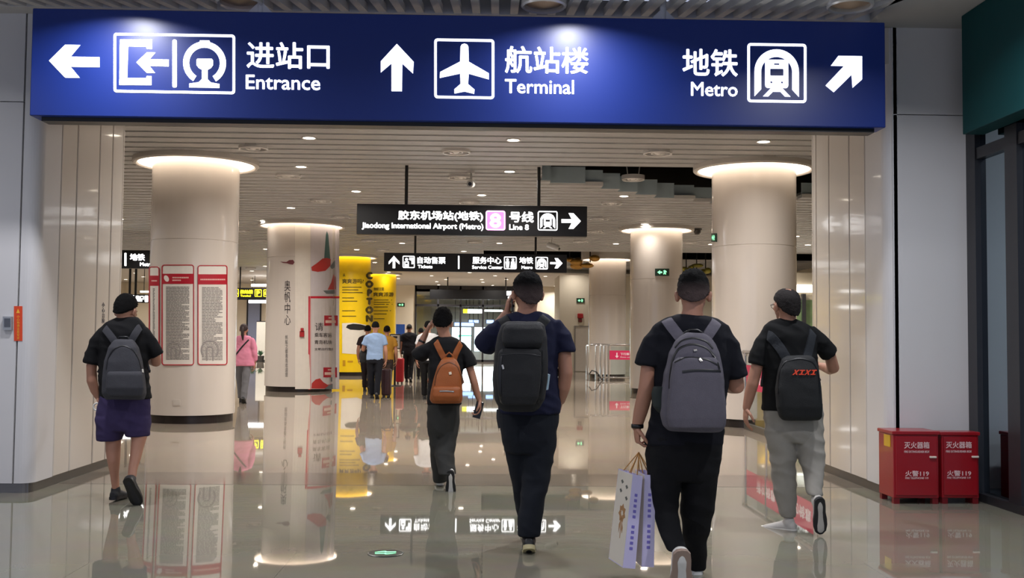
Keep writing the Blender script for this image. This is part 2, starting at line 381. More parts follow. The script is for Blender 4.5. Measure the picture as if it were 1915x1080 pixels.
# ---------------------------------------------------------------- columns
m_col = mat('enamel_column', (214, 205, 196), .16, var=.03, scale=1, coat=.5, stretch=(8, 8, .3))
m_skirt = mat('dark_stone_skirt', (38, 32, 31), .25)
m_cove = mat('cove_glow', (255, 240, 220), .5, emit=4.5, ecol=(255, 238, 218))
m_collar = mat('collar_white', (208, 202, 195), .5)
m_yel = mat('yellow_wrap', (240, 200, 12), .35, var=.05, coat=.3)
def column(cx, cy, r, label, m=m_col, seam=(2.9,), collar=True, ro=None, near=True):
    t = thing('column', label, 'column', (cx, cy, 0))
    zs = [.13]; 
    prof = [(r, .13)]
    for z in seam: prof += [(r, z - .008), (r - .008, z - .003), (r - .008, z + .003), (r, z + .008)]
    prof += [(r, ZC + .25)]
    MB().lathe(prof, (cx, cy, 0), 96, cap=False).build('shaft', m, t, smooth=True, split=35)
    MB().lathe([(r - .03, 0), (r - .03, .13)], (cx, cy, 0), 64).build('base_skirt', m_skirt, t, smooth=True, split=40)
    ro = ro or r * 1.42
    if collar:
        MB().lathe([(ro - .06, ZC + .26), (ro - .06, ZC - .07), (ro - .04, ZC - .09), (ro, ZC - .09), (ro + .02, ZC - .07), (ro + .02, ZC + .26)], (cx, cy, 0), 72, cap=False).build('ceiling_collar', m_collar, t, smooth=True, split=35)
        MB().lathe([(r - .01, ZC - .016), (ro - .05, ZC - .016), (ro - .05, ZC - .010), (r - .01, ZC - .010)], (cx, cy, 0), 72, cap=False).build('cove_light', m_cove, t)
    return t
CXL, CXR = -4.75, 4.42
column(CXL, 17.15, .69, 'white round column carrying the three red framed notices')
column(CXR, 17.0, .68, 'big white round column behind the man in light grey trousers')
ad = column(CXL + .05, 26.75, .86, 'white column wrapped in sailing boat artwork, left of the yellow columns', seam=(3.35,), ro=1.08)
column(CXL - .05, 37.3, .72, 'yellow wrapped column with big vertical letters, partly behind the white advertising column', m_yel, ro=.95)
column(CXL, 47.5, .72, 'farther yellow wrapped column, seen right of the lettered yellow one', m_yel, ro=.95)
column(CXR, 26.75, .67, 'white round column with a green exit plate facing the hall')
column(CXR - .05, 37.0, .66, 'smallest far white column behind the chrome barrier')
# ---------------------------------------------------------------- downlights and added lamps
m_lampglow = mat('lamp_glow', (255, 246, 232), .5, emit=11, ecol=(255, 240, 220))
m_trim = mat('lamp_trim_white', (225, 222, 216), .4)
DL = [(578, 257), (960, 261), (1428, 264), (563, 311), (953, 320), (666, 357), (901, 364), (1167, 366), (544, 388), (493, 412), (1206, 418), (1152, 455), (1330, 456), (1489, 441), (1511, 457), (752, 454), (934, 454), (497, 465), (496, 497), (667, 466), (867, 469), (701, 490), (253, 510), (235, 522), (224, 409), (471, 506), (471, 523), (745, 520), (727, 508), (878, 509), (807, 515), (817, 526), (834, 522), (823, 535), (926, 515), (901, 522), (947, 522), (921, 535), (1020, 516), (1036, 536), (1075, 500), (1506, 505), (268, 517), (903, 527)]
def downlight(loc, r=.085):
    t = thing('downlight', 'small round white downlight recessed in the slatted ceiling', 'downlight', loc, 'downlights in the slatted ceiling')
    x, y, z = loc; z -= .006
    MB().lathe([(r, z + .04), (r, z - .004), (r + .02, z - .008), (r + .022, z), (r + .022, z + .04)], (x, y, 0), 24, cap=False).build('trim_ring', m_trim, t, smooth=True, split=40)
    MB().lathe([(0.001, z - .003), (r, z - .003), (r, z + .002), (.001, z + .002)], (x, y, 0), 24, cap=False).build('lamp_lens', m_lampglow, t)
    return t
dl_first = None
for px, py in DL:
    p = C(px, py, ZC)
    if p.y > 58: p.y = 57.5
    if dl_first is None: dl_first = downlight(Vector((p.x, p.y, ZC)))
    else:
        r_ = dl_first.copy(); COL.objects.link(r_); r_.location = (p.x, p.y, ZC)
        for ch in dl_first.children: c_ = ch.copy(); COL.objects.link(c_); c_.parent = r_
    near = min(math.hypot(p.x - a, p.y - b) for a in (CXL, CXR) for b in (17.1, 26.75, 37.2, 47.5))
    area_light('downlight_or_fill', (p.x, p.y, ZC - .02), (58 if p.y < 45 else 48) * (.15 if p.x > 2 and abs(p.y - YK) < 3 else .12 if near < 1.9 else .5 if near < 2.6 else 1), .15)
for x in (-2.6, 1.0, 3.0):
    area_light('downlight_or_fill', (x, 12.8, ZC - .02), 40, .15)  # added lamps hidden by the blue sign, lighting the floor past the portal
for x, y in ((-8, 16), (-8, 21), (-9, 27), (-12, 33), (-12, 42), (-12, 52), (8.5, 20), (8.5, 27), (9, 33), (2, 50), (8, 39), (-3, 62), (2, 62), (-3, 69), (2, 69), (-1, 61), (-1, 71), (5, 66), (-6, 66), (-9, 50), (-9, 55), (-14, 48), (-15, 38), (-16, 28)):
    area_light('downlight_or_fill', (x, y, ZC - .02), 70, .2)  # added lamps without fittings, brightening the hall sides and far end
area_light('unseen_hall_lamp', (-5.2, 7.2, ZC - .04), 16, .2, (.95, .95, 1))  # unseen lamp added to brighten the left pillar front
for x, y in ((-3.06, 8.17), (.73, 8.17), (-3, 4), (2.5, 4), (0, 1), (3, 7)):
    area_light('unseen_hall_lamp', (x, y, ZC - .04), 34, .2, (.95, .95, 1))  # unseen near-hall lamps; the front pair gives the glow on the blue sign
area_light('shop_fill', (5.6, 6.6, ZC - .1), 60, .3, (.85, .95, 1))  # added behind the glazing to brighten the shop wall
# ---------------------------------------------------------------- signs
def proj(p):
    q = Vector(p) - EYE; d = q.dot(FWD); return 957.5 + FPX * q.dot(RT) / d, 540 - FPX * q.dot(UP) / d
def flat(Y, pcx, pcy):
    # picture units on an upright board at distance Y, levelled about (pcx, pcy)
    p = P(pcx, pcy, Y); a = proj(p + Vector((.5, 0, 0))); b = proj(p - Vector((.5, 0, 0))); k = (a[1] - b[1]) / (a[0] - b[0])
    def fn(u, v, w):
        q = P(u, v + k * (u - pcx), Y); return Vector((q.x, Y - w, q.z))
    return fn
def art(Y, cx, cy, t=.004, crop=None):
    f = flat(Y, cx, cy) if crop is None else None
    if crop:
        ox, oy, s = crop; g = flat(Y, ox + cx / s, oy + cy / s); f = lambda u, v, w: g(ox + u / s, oy + v / s, w)
    return Art(f, t)
m_white = mat('sign_white_lit', (255, 255, 255), .5, emit=1.6, var=0)
m_white2 = mat('sign_white_lit_far', (255, 255, 255), .5, emit=2.2, var=0)
m_yellow_l = mat('sign_yellow_lit', (250, 232, 30), .5, emit=1.3, var=0)
m_blue = mat('sign_blue_face', (18, 38, 104), .36, var=.05, scale=2, emit=.05, ecol=(24, 52, 140))
m_rod_w = mat('rod_white', (215, 215, 222), .4)
YS = 8.75
def sign_board(name, label, Y, x0, y0, x1, y1, m, depth=.14, rods=(), rod_m=None, rod_r=.02):
    a = P((x0 + x1) / 2, y0, Y).z; b = P((x0 + x1) / 2, y1, Y).z; xa = P(x0, (y0 + y1) / 2, Y).x; xb = P(x1, (y0 + y1) / 2, Y).x
    t = thing(name, label, 'sign', ((xa + xb) / 2, Y, b))
    MB().box(xa, xb, Y, Y + depth, b, a).build('board', m, t, bevel=.006, seg=1)
    for px in rods:
        x = P(px, y0, Y).x; MB().tube([(x, Y + depth / 2, a - .01), (x, Y + depth / 2, ZC + .1)], rod_r, 16).build('hanging_rod', rod_m or m_black, t, smooth=True, split=40)
    return t, (xa, xb, b, a)
def metro_icon(A, x0, y0, x1, y1, plain=False):
    # arch over a train front, inside a box x0..x1, y0..y1
    f = lambda u, v: (x0 + (x1 - x0) * u, y0 + (y1 - y0) * v)
    arch = [f(0, 1), f(0, .5)] + [f(.5 - .5 * math.cos(a), .47 - .47 * math.sin(a)) for a in [math.pi * i / 20 for i in range(21)]] + [f(1, .5), f(1, 1), f(.85, .85), f(.85, .48)] + [f(.5 + .35 * math.cos(a), .47 - .31 * math.sin(a)) for a in [math.pi * i / 20 for i in range(21)]] + [f(.15, .48), f(.15, .85)]
    A.shape(arch)
    body = [f(*q) for q in rrect(.24, .22, .76, .82, .06)]
    A.shape(body, [f(*q) for q in rrect(.35, .41, .655, .56, .02)], [f(*q) for q in rrect(.44, .295, .56, .33, .01)], [f(.38 + .028 * math.cos(a), .70 + .026 * math.sin(a)) for a in [i * .785 for i in range(8)]], [f(.62 + .028 * math.cos(a), .70 + .026 * math.sin(a)) for a in [i * .785 for i in range(8)]])
    A.shape([f(*q) for q in ((.38, .815), (.62, .815), (.81, 1), (.69, 1), (.585, .9), (.415, .9), (.31, 1), (.19, 1))])
# blue entrance sign
es, (sxa, sxb, sza, szb) = sign_board('direction_sign', 'big blue hanging sign with arrows to entrance, terminal and metro', YS, 58, 114, 1655.5, 114, m_blue)
for c in list(es.children): bpy.data.objects.remove(c)
cx_ = 857; szb = P(cx_, 28.5, YS).z; sza = P(cx_, 227, YS).z; es.location.z = sza
MB().box(sxa, sxb, YS, YS + .22, sza, szb).build('board', m_blue, es, bevel=.006, seg=1)
MB().box(sxa + .08, sxb - .08, YS + .05, YS + .2, sza - .035, sza).build('bottom_rail', m_black, es)
for px in (482, 1244):
    x = P(px, 20, YS).x; y = YS + .11
    r_ = MB().tube([(x, y, szb - .01), (x, y, ZC + .14)], .028, 20).build('hanging_rod', m_rod_w, es, smooth=True, split=40)
    b_ = MB().add([(x - .13, y - .015, szb), (x + .13, y - .015, szb), (x + .02, y - .015, szb + .11), (x - .02, y - .015, szb + .11), (x - .13, y + .015, szb), (x + .13, y + .015, szb), (x + .02, y + .015, szb + .11), (x - .02, y + .015, szb + .11)], [(0, 1, 2, 3), (7, 6, 5, 4), (0, 4, 5, 1), (1, 5, 6, 2), (2, 6, 7, 3), (3, 7, 4, 0)]).build('bracket', m_rod_w, es)
c1 = (0, 0, 1915 / 640)
A = art(YS, 420, 342, crop=c1); A.shape([(275, 342), (365, 252), (450, 252), (395, 318), (557, 318), (557, 374), (395, 374), (447, 435), (365, 435)]); A.build('arrow', m_white, es)
A = art(YS, 977, 353, crop=c1); A.shape(*framel(636, 189, 1316, 522, 14, 18))
A.shape([(672, 220 + 5), (852, 222), (852, 277), (822, 277), (818, 264), (718, 264), (712, 440), (818, 440), (822, 428), (848, 428), (848, 478), (668, 480)])
A.shape([(764, 352), (822, 296), (870, 296), (838, 334), (945, 334), (945, 372), (838, 372), (868, 410), (822, 410)])
A.shape(rrect(965, 222, 990, 490, 10))
RX, RY = 1145, 350
ring = [(RX + 120 * math.cos(a), RY - 120 * math.sin(a)) for a in [math.radians(-58 + 296 * i / 40) for i in range(41)]]
ring += [(RX + 86 * math.cos(a), RY - 86 * math.sin(a)) for a in [math.radians(238 - 296 * i / 40) for i in range(41)]]
A.shape(ring); A.shape([(1112, 245), (1120, 224), (1172, 224), (1180, 245)])
A.shape([(1106, 326), (1186, 326), (1192, 334), (1192, 362), (1180, 378), (1162, 388), (1162, 440), (1180, 458), (1228, 466), (1228, 488), (1060, 488), (1060, 466), (1112, 458), (1130, 440), (1130, 388), (1112, 378), (1100, 362), (1100, 334)])
A.build('station_entrance_pictogram', m_white, es)
A = art(YS, 1600, 310, crop=c1); A.text('进站口', 1380, 236, 1845, 385, .016); A.text('Entrance', 1376, 421, 1792, 502, .016); A.build('lettering', m_white, es)
c2 = (640, 0, 1915 / 640)
A = art(YS, 306, 380, crop=c2); A.shape([(306, 246), (400, 345), (396, 410), (336, 355), (334, 510), (276, 510), (276, 355), (216, 407), (216, 345)]); A.build('arrow', m_white, es)
A = art(YS, 683, 384, crop=c2); A.shape(*framel(515, 218, 851, 552, 14, 18))
A.shape([(662, 262), (668, 250), (684, 244), (700, 250), (706, 262), (708, 345), (820, 408), (820, 442), (708, 412), (704, 470), (740, 500), (738, 524), (684, 512), (628, 524), (628, 500), (662, 470), (660, 412), (546, 438), (548, 405), (660, 345)]); A.build('airplane_pictogram', m_white, es)
A = art(YS, 1140, 390, crop=c2); A.text('航站楼', 910, 260, 1378, 412, .016); A.text('Terminal', 910, 446, 1297, 525, .016); A.build('lettering', m_white, es)
c3 = (1240, 0, 1915 / 675)
A = art(YS, 250, 380, crop=c3); A.text('地铁', 103, 260, 396, 405, .016); A.text('Metro', 148, 436, 395, 510, .016); A.build('lettering', m_white, es)
A = art(YS, 603, 386, crop=c3); A.shape(*framel(447, 231, 760, 544, 13, 18)); metro_icon(A, 485, 262, 720, 512); A.build('metro_pictogram', m_white, es)
A = art(YS, 960, 390, crop=c3); A.shape([(930, 297), (1055, 297), (1055, 420), (1005, 465), (1000, 395), (905, 490), (862, 455), (960, 350), (890, 350)]); A.build('arrow', m_white, es)
# metro line sign
Y2 = 17.3
ms, _ = sign_board('direction_sign', 'black hanging sign for the airport metro station with pink line number', Y2, 667, 383, 1098, 440, m_black, .16, (759, 1008), m_black, .028)
c5 = (640, 230, 1571 / 480)
RARROW = lambda x0, x1, yc, h, tk: [(x0, yc - tk), (x1 - h * 1.15, yc - tk), (x1 - h * 1.55, yc - h), (x1 - h * .95, yc - h), (x1, yc), (x1 - h * .95, yc + h), (x1 - h * 1.55, yc + h), (x1 - h * 1.15, yc + tk), (x0, yc + tk)]
A = art(Y2, 600, 592, crop=c5, t=.006); A.text('胶东机场站(地铁)', 342, 537, 862, 602, .03); A.text('Jiaodong International Airport (Metro)', 120, 612, 864, 657, .03)
A.build('lettering', m_white2, ms)
A = art(Y2, 938, 595, crop=c5, t=.006); A.shape(rrect(878, 535, 999, 656, 14)); A.build('line_badge', mat('line_badge_pink', (226, 130, 214), .5, emit=.9, var=0), ms)
A = art(Y2 - .006, 938, 595, crop=c5, t=.004); A.shape(*framel(880, 537, 997, 654, 5, 12)); A.text('8', 903, 552, 972, 640, .045); A.build('line_number', m_white2, ms)
A = art(Y2, 1097, 600, crop=c5, t=.006); A.text('号线', 1023, 541, 1172, 608, .025); A.text('Line 8', 1022, 619, 1142, 654, .03); A.build('lettering', m_white2, ms)
A = art(Y2, 1257, 598, crop=c5, t=.006); A.shape(*framel(1197, 538, 1318, 657, 6, 12)); metro_icon(A, 1212, 552, 1303, 644); A.build('metro_pictogram', m_white2, ms)
A = art(Y2, 1400, 600, crop=c5, t=.006); A.shape(RARROW(1342, 1460, 599, 48, 11)); A.build('arrow', m_white2, ms)
# ticket / service centre sign
Y3 = 26.0
ts, _ = sign_board('direction_sign', 'black hanging sign for tickets and service centre below the metro line sign', Y3, 718, 474, 1060, 508, m_black, .16, (776, 1002), m_black, .028)
A = art(Y3, 316, 850, crop=c5, t=.008); A.shape([(316, 812), (350, 848), (350, 864), (324, 840), (324, 887), (309, 887), (309, 840), (285, 864), (285, 848)]); A.build('arrow', m_white2, ts)
A = art(Y3, 406, 850, crop=c5, t=.008); A.shape(*framel(370, 812, 444, 886, 5, 8)); A.shape(rrect(380, 846, 408, 880, 3), rrect(386, 852, 402, 862, 1)); A.shape(circ(394, 834, 9, 14)); A.shape([(410, 822), (436, 822), (436, 862), (424, 862), (424, 842), (410, 836)])
A.build('ticket_pictogram', m_white2, ts)
A = art(Y3, 545, 850, crop=c5, t=.008); A.text('自动售票', 460, 818, 632, 860, .02); A.text('Tickets', 462, 868, 552, 888, .03); A.build('lettering', m_white2, ts)
A = art(Y3, 713, 852, crop=c5, t=.008); A.shape(rrect(709, 812, 717, 892, 2)); A.build('divider', m_white2, ts)
A = art(Y3, 885, 855, crop=c5, t=.008); A.text('服务中心', 798, 818, 974, 861, .02); A.text('Service Center', 795, 871, 982, 892, .03); A.build('lettering', m_white2, ts)
A = art(Y3, 1028, 855, crop=c5, t=.008); A.shape(*framel(990, 817, 1067, 893, 5, 8)); A.shape(circ(1012, 836, 8, 14)); A.shape(circ(1045, 836, 8, 14)); A.shape([(1000, 847), (1024, 847), (1020, 884), (1004, 884)]); A.shape([(1034, 847), (1056, 847), (1060, 884), (1030, 884)]); A.build('counter_pictogram', m_white2, ts)
A = art(Y3, 1125, 855, crop=c5, t=.008); A.text('地铁', 1084, 820, 1168, 860, .02); A.text('Metro', 1097, 873, 1165, 892, .03); A.build('lettering', m_white2, ts)
A = art(Y3, 1221, 856, crop=c5, t=.008); A.shape(*framel(1183, 819, 1259, 894, 5, 8)); metro_icon(A, 1193, 828, 1249, 886); A.build('metro_pictogram', m_white2, ts)
A = art(Y3, 1310, 857, crop=c5, t=.008); A.shape(RARROW(1273, 1348, 857, 31, 6)); A.build('arrow', m_white2, ts)
# far black sign seen from behind / unlit
fs, _ = sign_board('direction_sign', 'plain black hanging sign in front of the far glazed doorway', 50.0, 804, 541.5, 957, 559.5, m_black, .2, (837, 946), m_black, .03)
A = art(50.0, 952, 545, t=.02); A.shape(rrect(947.5, 544, 957, 552, 1)); A.shape(rrect(950, 554, 956, 558, 1)); A.build('lit_marker', m_white2, fs)
# sign between the left pillar and the first column
ls, _ = sign_board('direction_sign', 'black hanging sign with a yellow pictogram between left pillar and noticed column', 29.0, 160, 467.5, 345, 501.5, m_black, .16, (190, 320), m_black, .028)
A = art(29.0, 217, 485, t=.01); A.shape(*framel(202, 473, 226, 497, 1.6, 3)); A.shape([(205, 478), (214, 476), (221, 484), (222, 492), (212, 494), (216, 487), (207, 484)]); A.build('pictogram', m_yellow_l, ls)
A = art(29.0, 250, 485, t=.01); A.shape(rrect(233, 473, 236.5, 497, .5)); A.text('地铁', 243, 474, 271, 487, .03); A.text('Metro', 262, 490, 286, 497, .03); A.build('lettering', m_white2, ls)
# lower lit board, far left
lb, _ = sign_board('information_display', 'far lit display board behind the left man with black cap of hair', 45.0, 190, 550, 300, 565.5, m_black, .2, (241, 252), m_black, .05)
A = art(45.0, 245, 557, t=.02); A.shape(rrect(219, 552, 227, 562, 1)); A.shape(rrect(229, 551.5, 251, 562, 1)); A.text('出口', 254, 552, 269, 560, .05); A.shape(rrect(256, 560.5, 266, 563, .5)); A.shape(rrect(271, 552, 277, 564, 1)); A.build('lit_panels', m_white2, lb)
def hung_light(name, label, px0, py0, px1, py1, Y, m):
    a = P(px0, py1, Y); b = P(px1, py0, Y); t = thing(name, label, 'light', ((a.x + b.x) / 2, Y, a.z))
    MB().box(a.x, b.x, Y, Y + .12, a.z, b.z).build('lit_tube', m, t)
    for x in (a.x + .15, b.x - .15): MB().tube([(x, Y + .06, b.z - .01), (x, Y + .06, ZC)], .015, 8).build('hanging_rod', m_black, t)
m_pglow = mat('panel_glow', (255, 255, 255), .5, emit=6, var=0)
hung_light('tube_light', 'thin white tube light above the far left lit display board', 262, 543.5, 285, 546.5, 46, m_white2)
# yellow and black sign
ys, _ = sign_board('direction_sign', 'black hanging sign with yellow pictograms between the two left white columns', 44.0, 405, 538, 511, 560, m_black, .2, (448,), m_black, .03)
c4 = (200, 230, 1505 / 460)
A = art(44.0, 785, 1040, crop=c4, t=.015); A.shape([(783, 1018), (790, 1018), (790, 1032), (803, 1040), (803, 1047), (790, 1043), (796, 1058), (783, 1053), (772, 1058), (778, 1043), (768, 1047), (768, 1040), (783, 1032)]); A.shape(*framel(752, 1014, 806, 1062, 3, 4)); A.build('airplane_pictogram', m_yellow_l, ys)
A = art(44.0, 853, 1040, crop=c4, t=.015); A.text('航站楼', 815, 1019, 893, 1044, .05); A.text('Terminal', 817, 1050, 880, 1062, .05); A.build('lettering', m_yellow_l, ys)
A = art(44.0, 926, 1040, crop=c4, t=.015); A.shape(*framel(904, 1017, 947, 1062, 4, 5)); A.text('P', 914, 1025, 937, 1055, .07); A.build('parking_pictogram', m_yellow_l, ys)
A = art(44.0, 980, 1040, crop=c4, t=.015); A.shape(*framel(958, 1018, 1004, 1062, 4, 5)); A.shape(rrect(966, 1030, 996, 1050, 4), rrect(970, 1034, 992, 1041, 1)); A.build('bus_pictogram', m_yellow_l, ys)
hung_light('light_strip', 'white glowing light strip hanging under the yellow pictogram sign', 465, 561, 511, 566, 52, m_pglow)
hung_light('light_strip', 'white glowing light strip seen just above the yellow pictogram sign', 470, 531, 511, 535, 50.5, m_pglow)
# things beyond the glazed doorway
YQ = 66.0
def display(px0, py0, px1, py1, m, label, YQ=66.0):
    a, b = P(px0, py1, YQ), P(px1, py0, YQ)
    t = thing('display_screen', label, 'screen', ((a.x + b.x) / 2, YQ, 0))
    MB().box(a.x + .01, b.x - .01, YQ, YQ + .12, a.z + .0, b.z + .03).build('housing', m_black, t)
    MB().box(a.x + .06, b.x - .06, YQ - .01, YQ, a.z, b.z).build('screen_face', m, t)
    if py1 > 640: MB().box(a.x + .02, b.x - .02, YQ + .02, YQ + .1, 0, a.z).build('plinth', mat('plinth_grey', (190, 190, 185), .5), t)
    if py1 < 640:
        for x in (a.x + .1, b.x - .1): MB().tube([(x, YQ + .06, b.z), (x, YQ + .06, ZC)], .02, 8).build('hanging_rod', m_black, t)
    return t
m_scr = mat('screen_white', (250, 252, 255), .4, emit=3.5, ecol=(240, 250, 255), var=0)
t = display(843, 612, 883, 656, m_scr, 'left of the two big glowing white screens beyond the far doors'); A = art(YQ - .012, 870, 627, t=.01); A.shape([(857, 626), (881, 626), (881, 628.5), (860, 629), (857, 632)]); A.build('image_band', mat('screen_green', (90, 200, 170), .4, emit=.8, var=0), t)
display(885, 612, 925, 656, m_scr, 'right of the two big glowing white screens beyond the far doors')
display(848, 603, 888, 609, mat('screen_blue', (150, 180, 240), .4, emit=2.2, var=0), 'bluish lit header strip above the left big white screen', 65.7)
display(875, 598, 897, 603, _M['screen_blue'], 'short blue lit strip above the bluish header strip', 66.3)
display(908, 598, 925, 604, _M['screen_blue'], 'short blue lit strip nearest the navy shirted man', 65.7)
a = P(866, 585, 63); b = P(903, 578, 63)
t = thing('hanging_sign', 'white lit sign with a yellow end beyond the far doors', 'sign', ((a.x + b.x) / 2, 63, a.z)); MB().box(a.x, b.x, 63, 63.1, a.z, b.z).build('lit_face', m_white2, t); MB().box(a.x, a.x + .28, 62.98, 63, a.z, b.z).build('yellow_end', m_yellow_l, t)
for px in (872, 897):
    x = P(px, 580, 63).x; MB().tube([(x, 63.05, b.z - .01), (x, 63.05, ZC)], .03, 8).build('hanging_rod', m_black, t)
a = P(906, 582, 63); b = P(940, 579, 63); t = thing('hanging_sign', 'thin white lit sign right of the yellow ended sign', 'sign', ((a.x + b.x) / 2, 63, a.z)); MB().box(a.x, b.x, 63, 63.1, a.z, b.z).build('lit_face', m_white2, t)
for px in (911, 935):
    x = P(px, 580, 63).x; MB().tube([(x, 63.05, b.z - .01), (x, 63.05, ZC)], .03, 8).build('hanging_rod', m_black, t)

# ---------------------------------------------------------------- lettering on round columns
def around(cx, cy, r):
    def fn(u, v, w):
        d = ray(u, v); a = d.x * d.x + d.y * d.y; b = -2 * (d.x * cx + d.y * cy); c = cx * cx + cy * cy - r * r
        disc = b * b - 4 * a * c; t = (-b - math.sqrt(max(disc, 0))) / (2 * a)
        q = EYE + d * t; n = Vector((q.x - cx, q.y - cy, 0)).normalized(); return q + n * w
    return fn
def fine(loop, n=10):
    o = []
    for i, p in enumerate(loop):
        q = loop[(i + 1) % len(loop)]
        for k in range(n): o.append((p[0] + (q[0] - p[0]) * k / n, p[1] + (q[1] - p[1]) * k / n))
    return o
class GridArt(Art):
    # patches on a curved face, filled as a grid so they follow the curve
    def shape(s, *loops):
        me = shape_mesh(loops); xs = [q[0] for L in loops for q in L]; s.cut(me, min(xs), max(xs), 2.5)
        v, f = solidify(me, s.fn, s.t); s.mb.add(v, f); return s
    def prep(s, me, width): s.cut(me, 0, 1, 4 / max(width, 1))
    def cut(s, me, a, b, d):
        bm = bmesh.new(); bm.from_mesh(me); x = a + d
        while x < b:
            bmesh.ops.bisect_plane(bm, geom=bm.verts[:] + bm.edges[:] + bm.faces[:], dist=1e-7, plane_co=(x, 0, 0), plane_no=(1, 0, 0)); x += d
        bm.to_mesh(me); bm.free()
    def patch(s, x0, y0, x1, y1, nx=10, ny=1):
        v = []; f = []
        for w in (s.t, 0):
            for j in range(ny + 1):
                for i in range(nx + 1): v.append(tuple(s.fn(x0 + (x1 - x0) * i / nx, y0 + (y1 - y0) * j / ny, w)))
        N = (nx + 1) * (ny + 1); at = lambda i, j, k: k * N + j * (nx + 1) + i
        for j in range(ny):
            for i in range(nx):
                f.append((at(i, j, 0), at(i, j + 1, 0), at(i + 1, j + 1, 0), at(i + 1, j, 0))); f.append((at(i, j, 1), at(i + 1, j, 1), at(i + 1, j + 1, 1), at(i, j + 1, 1)))
        for j in range(ny): f += [(at(0, j, 0), at(0, j, 1), at(0, j + 1, 1), at(0, j + 1, 0)), (at(nx, j, 0), at(nx, j + 1, 0), at(nx, j + 1, 1), at(nx, j, 1))]
        for i in range(nx): f += [(at(i, 0, 0), at(i + 1, 0, 0), at(i + 1, 0, 1), at(i, 0, 1)), (at(i, ny, 0), at(i, ny, 1), at(i + 1, ny, 1), at(i + 1, ny, 0))]
        s.mb.add(v, f); return s
m_red = mat('print_red', (176, 24, 44), .45); m_paper = mat('print_paper', (226, 220, 212), .45); m_ink = mat('print_ink_grey', (120, 116, 114), .6); m_ink_d = mat('print_ink_dark', (58, 52, 54), .6); m_wtext = mat('print_white', (240, 232, 226), .5)
pf = around(CXL, 17.15, .69)
def notice(x0, x1, yt, yb, label, logo, arch, seed, nose):
    rr = random.Random(seed); h0 = yt + 17; h1 = yt + 38
    c = pf((x0 + x1) / 2, yb, 0); t = thing('notice_board', label, 'notice', c, 'red framed notices on the near left column')
    GridArt(pf, .006).patch(x0 + 1, yt + 1, x1 - 1, yb - 1, 14).build('sheet', m_paper, t)
    g = GridArt(lambda u, v, w: pf(u, v, w + .006), .006)
    g.shape(*[fine(L, 5) for L in framel(x0, yt, x1, yb, 1.6, 5)]); g.build('frame', m_red, t)
    GridArt(lambda u, v, w: pf(u, v, w + .006), .003).patch(x0 + 1.4, h0, x1 - 1.4, h1 - 2, 14).build('header', m_red, t)
    g = GridArt(lambda u, v, w: pf(u, v, w + .009), .002)
    for k, yy in enumerate((h0 + 6, h0 + 11) if logo else (h0 + 8.5,)):
        x = x0 + (20 if logo else 5); e = x1 - (10 if logo else 4) - k * 14
        while x < e: wv = rr.uniform(2.2, 3.2); g.patch(x, yy, min(x + wv, e), yy + 2.6, 1); x += wv + .6
    g.build('heading_words', mat('print_pale_gold', (226, 178, 170), .5), t)
    if logo:
        g = GridArt(lambda u, v, w: pf(u, v, w + .009), .002); g.shape([(x0 + 9 + 4.5 * math.cos(a) + 1.5 * math.sin(a), h0 + 9 + 6 * math.sin(a)) for a in [i * .5236 for i in range(12)]]); g.build('emblem', m_wtext, t)
    g = GridArt(lambda u, v, w: pf(u, v, w + .006), .002); y = h1 + 3
    while y < yb - 10:
        ln = rr.uniform(.55, 1) if rr.random() < .3 else 1; x = x0 + (8 if x1 - x0 > 40 else 7); e = x + (x1 - 9 - x) * ln
        while x < e - .5: wv = rr.uniform(3, 9); g.patch(x, y, min(x + wv, e), y + 1.5, 2); x += wv + .7
        y += 2.75
    g.build('printed_lines', m_ink, t)
    if arch:
        g = GridArt(lambda u, v, w: pf(u, v, w + .008), .002); cx, cy, q = arch
        g.shape([(cx + 17 * q * math.cos(a), cy - 19 * q * math.sin(a)) for a in [math.radians(-40 + 260 * i / 24) for i in range(25)]] + [(cx + 14 * q * math.cos(a), cy - 16 * q * math.sin(a)) for a in [math.radians(220 - 260 * i / 24) for i in range(25)]])
        g.shape([(cx - 7 * q, cy + 20 * q), (cx - 7 * q, cy)] + [(cx - 7 * q * math.cos(a), cy - 8 * q * math.sin(a)) for a in [math.pi * i / 10 for i in range(11)]] + [(cx + 7 * q, cy), (cx + 7 * q, cy + 20 * q), (cx + 4.5 * q, cy + 20 * q), (cx + 4.5 * q, cy)] + [(cx + 4.5 * q * math.cos(a), cy - 5 * q * math.sin(a)) for a in [math.pi * i / 10 for i in range(11)]] + [(cx - 4.5 * q, cy), (cx - 4.5 * q, cy + 20 * q)])
        g.build('watermark_gate', mat('print_ink_mid', (150, 144, 142), .6), t)
notice(279.5, 299, 498, 681, 'leftmost red framed notice, curving out of sight around the near column', False, None, 1, 0)
notice(303, 363, 494.5, 682.5, 'middle red framed notice with a white emblem in its red header', True, (325, 654, .8), 2, 0)
notice(369.5, 424.5, 495.5, 682, 'right red framed notice with a grey gate drawing near the bottom', False, (392, 654, 1), 3, 0)
g = GridArt(pf, .008); g.patch(324, 746.5, 337, 757.5, 4); so = g.mb.build('wall_socket', mat('socket_plate', (206, 198, 190), .4)); tag(recenter(so), 'small white socket plate low on the near left column', 'socket')

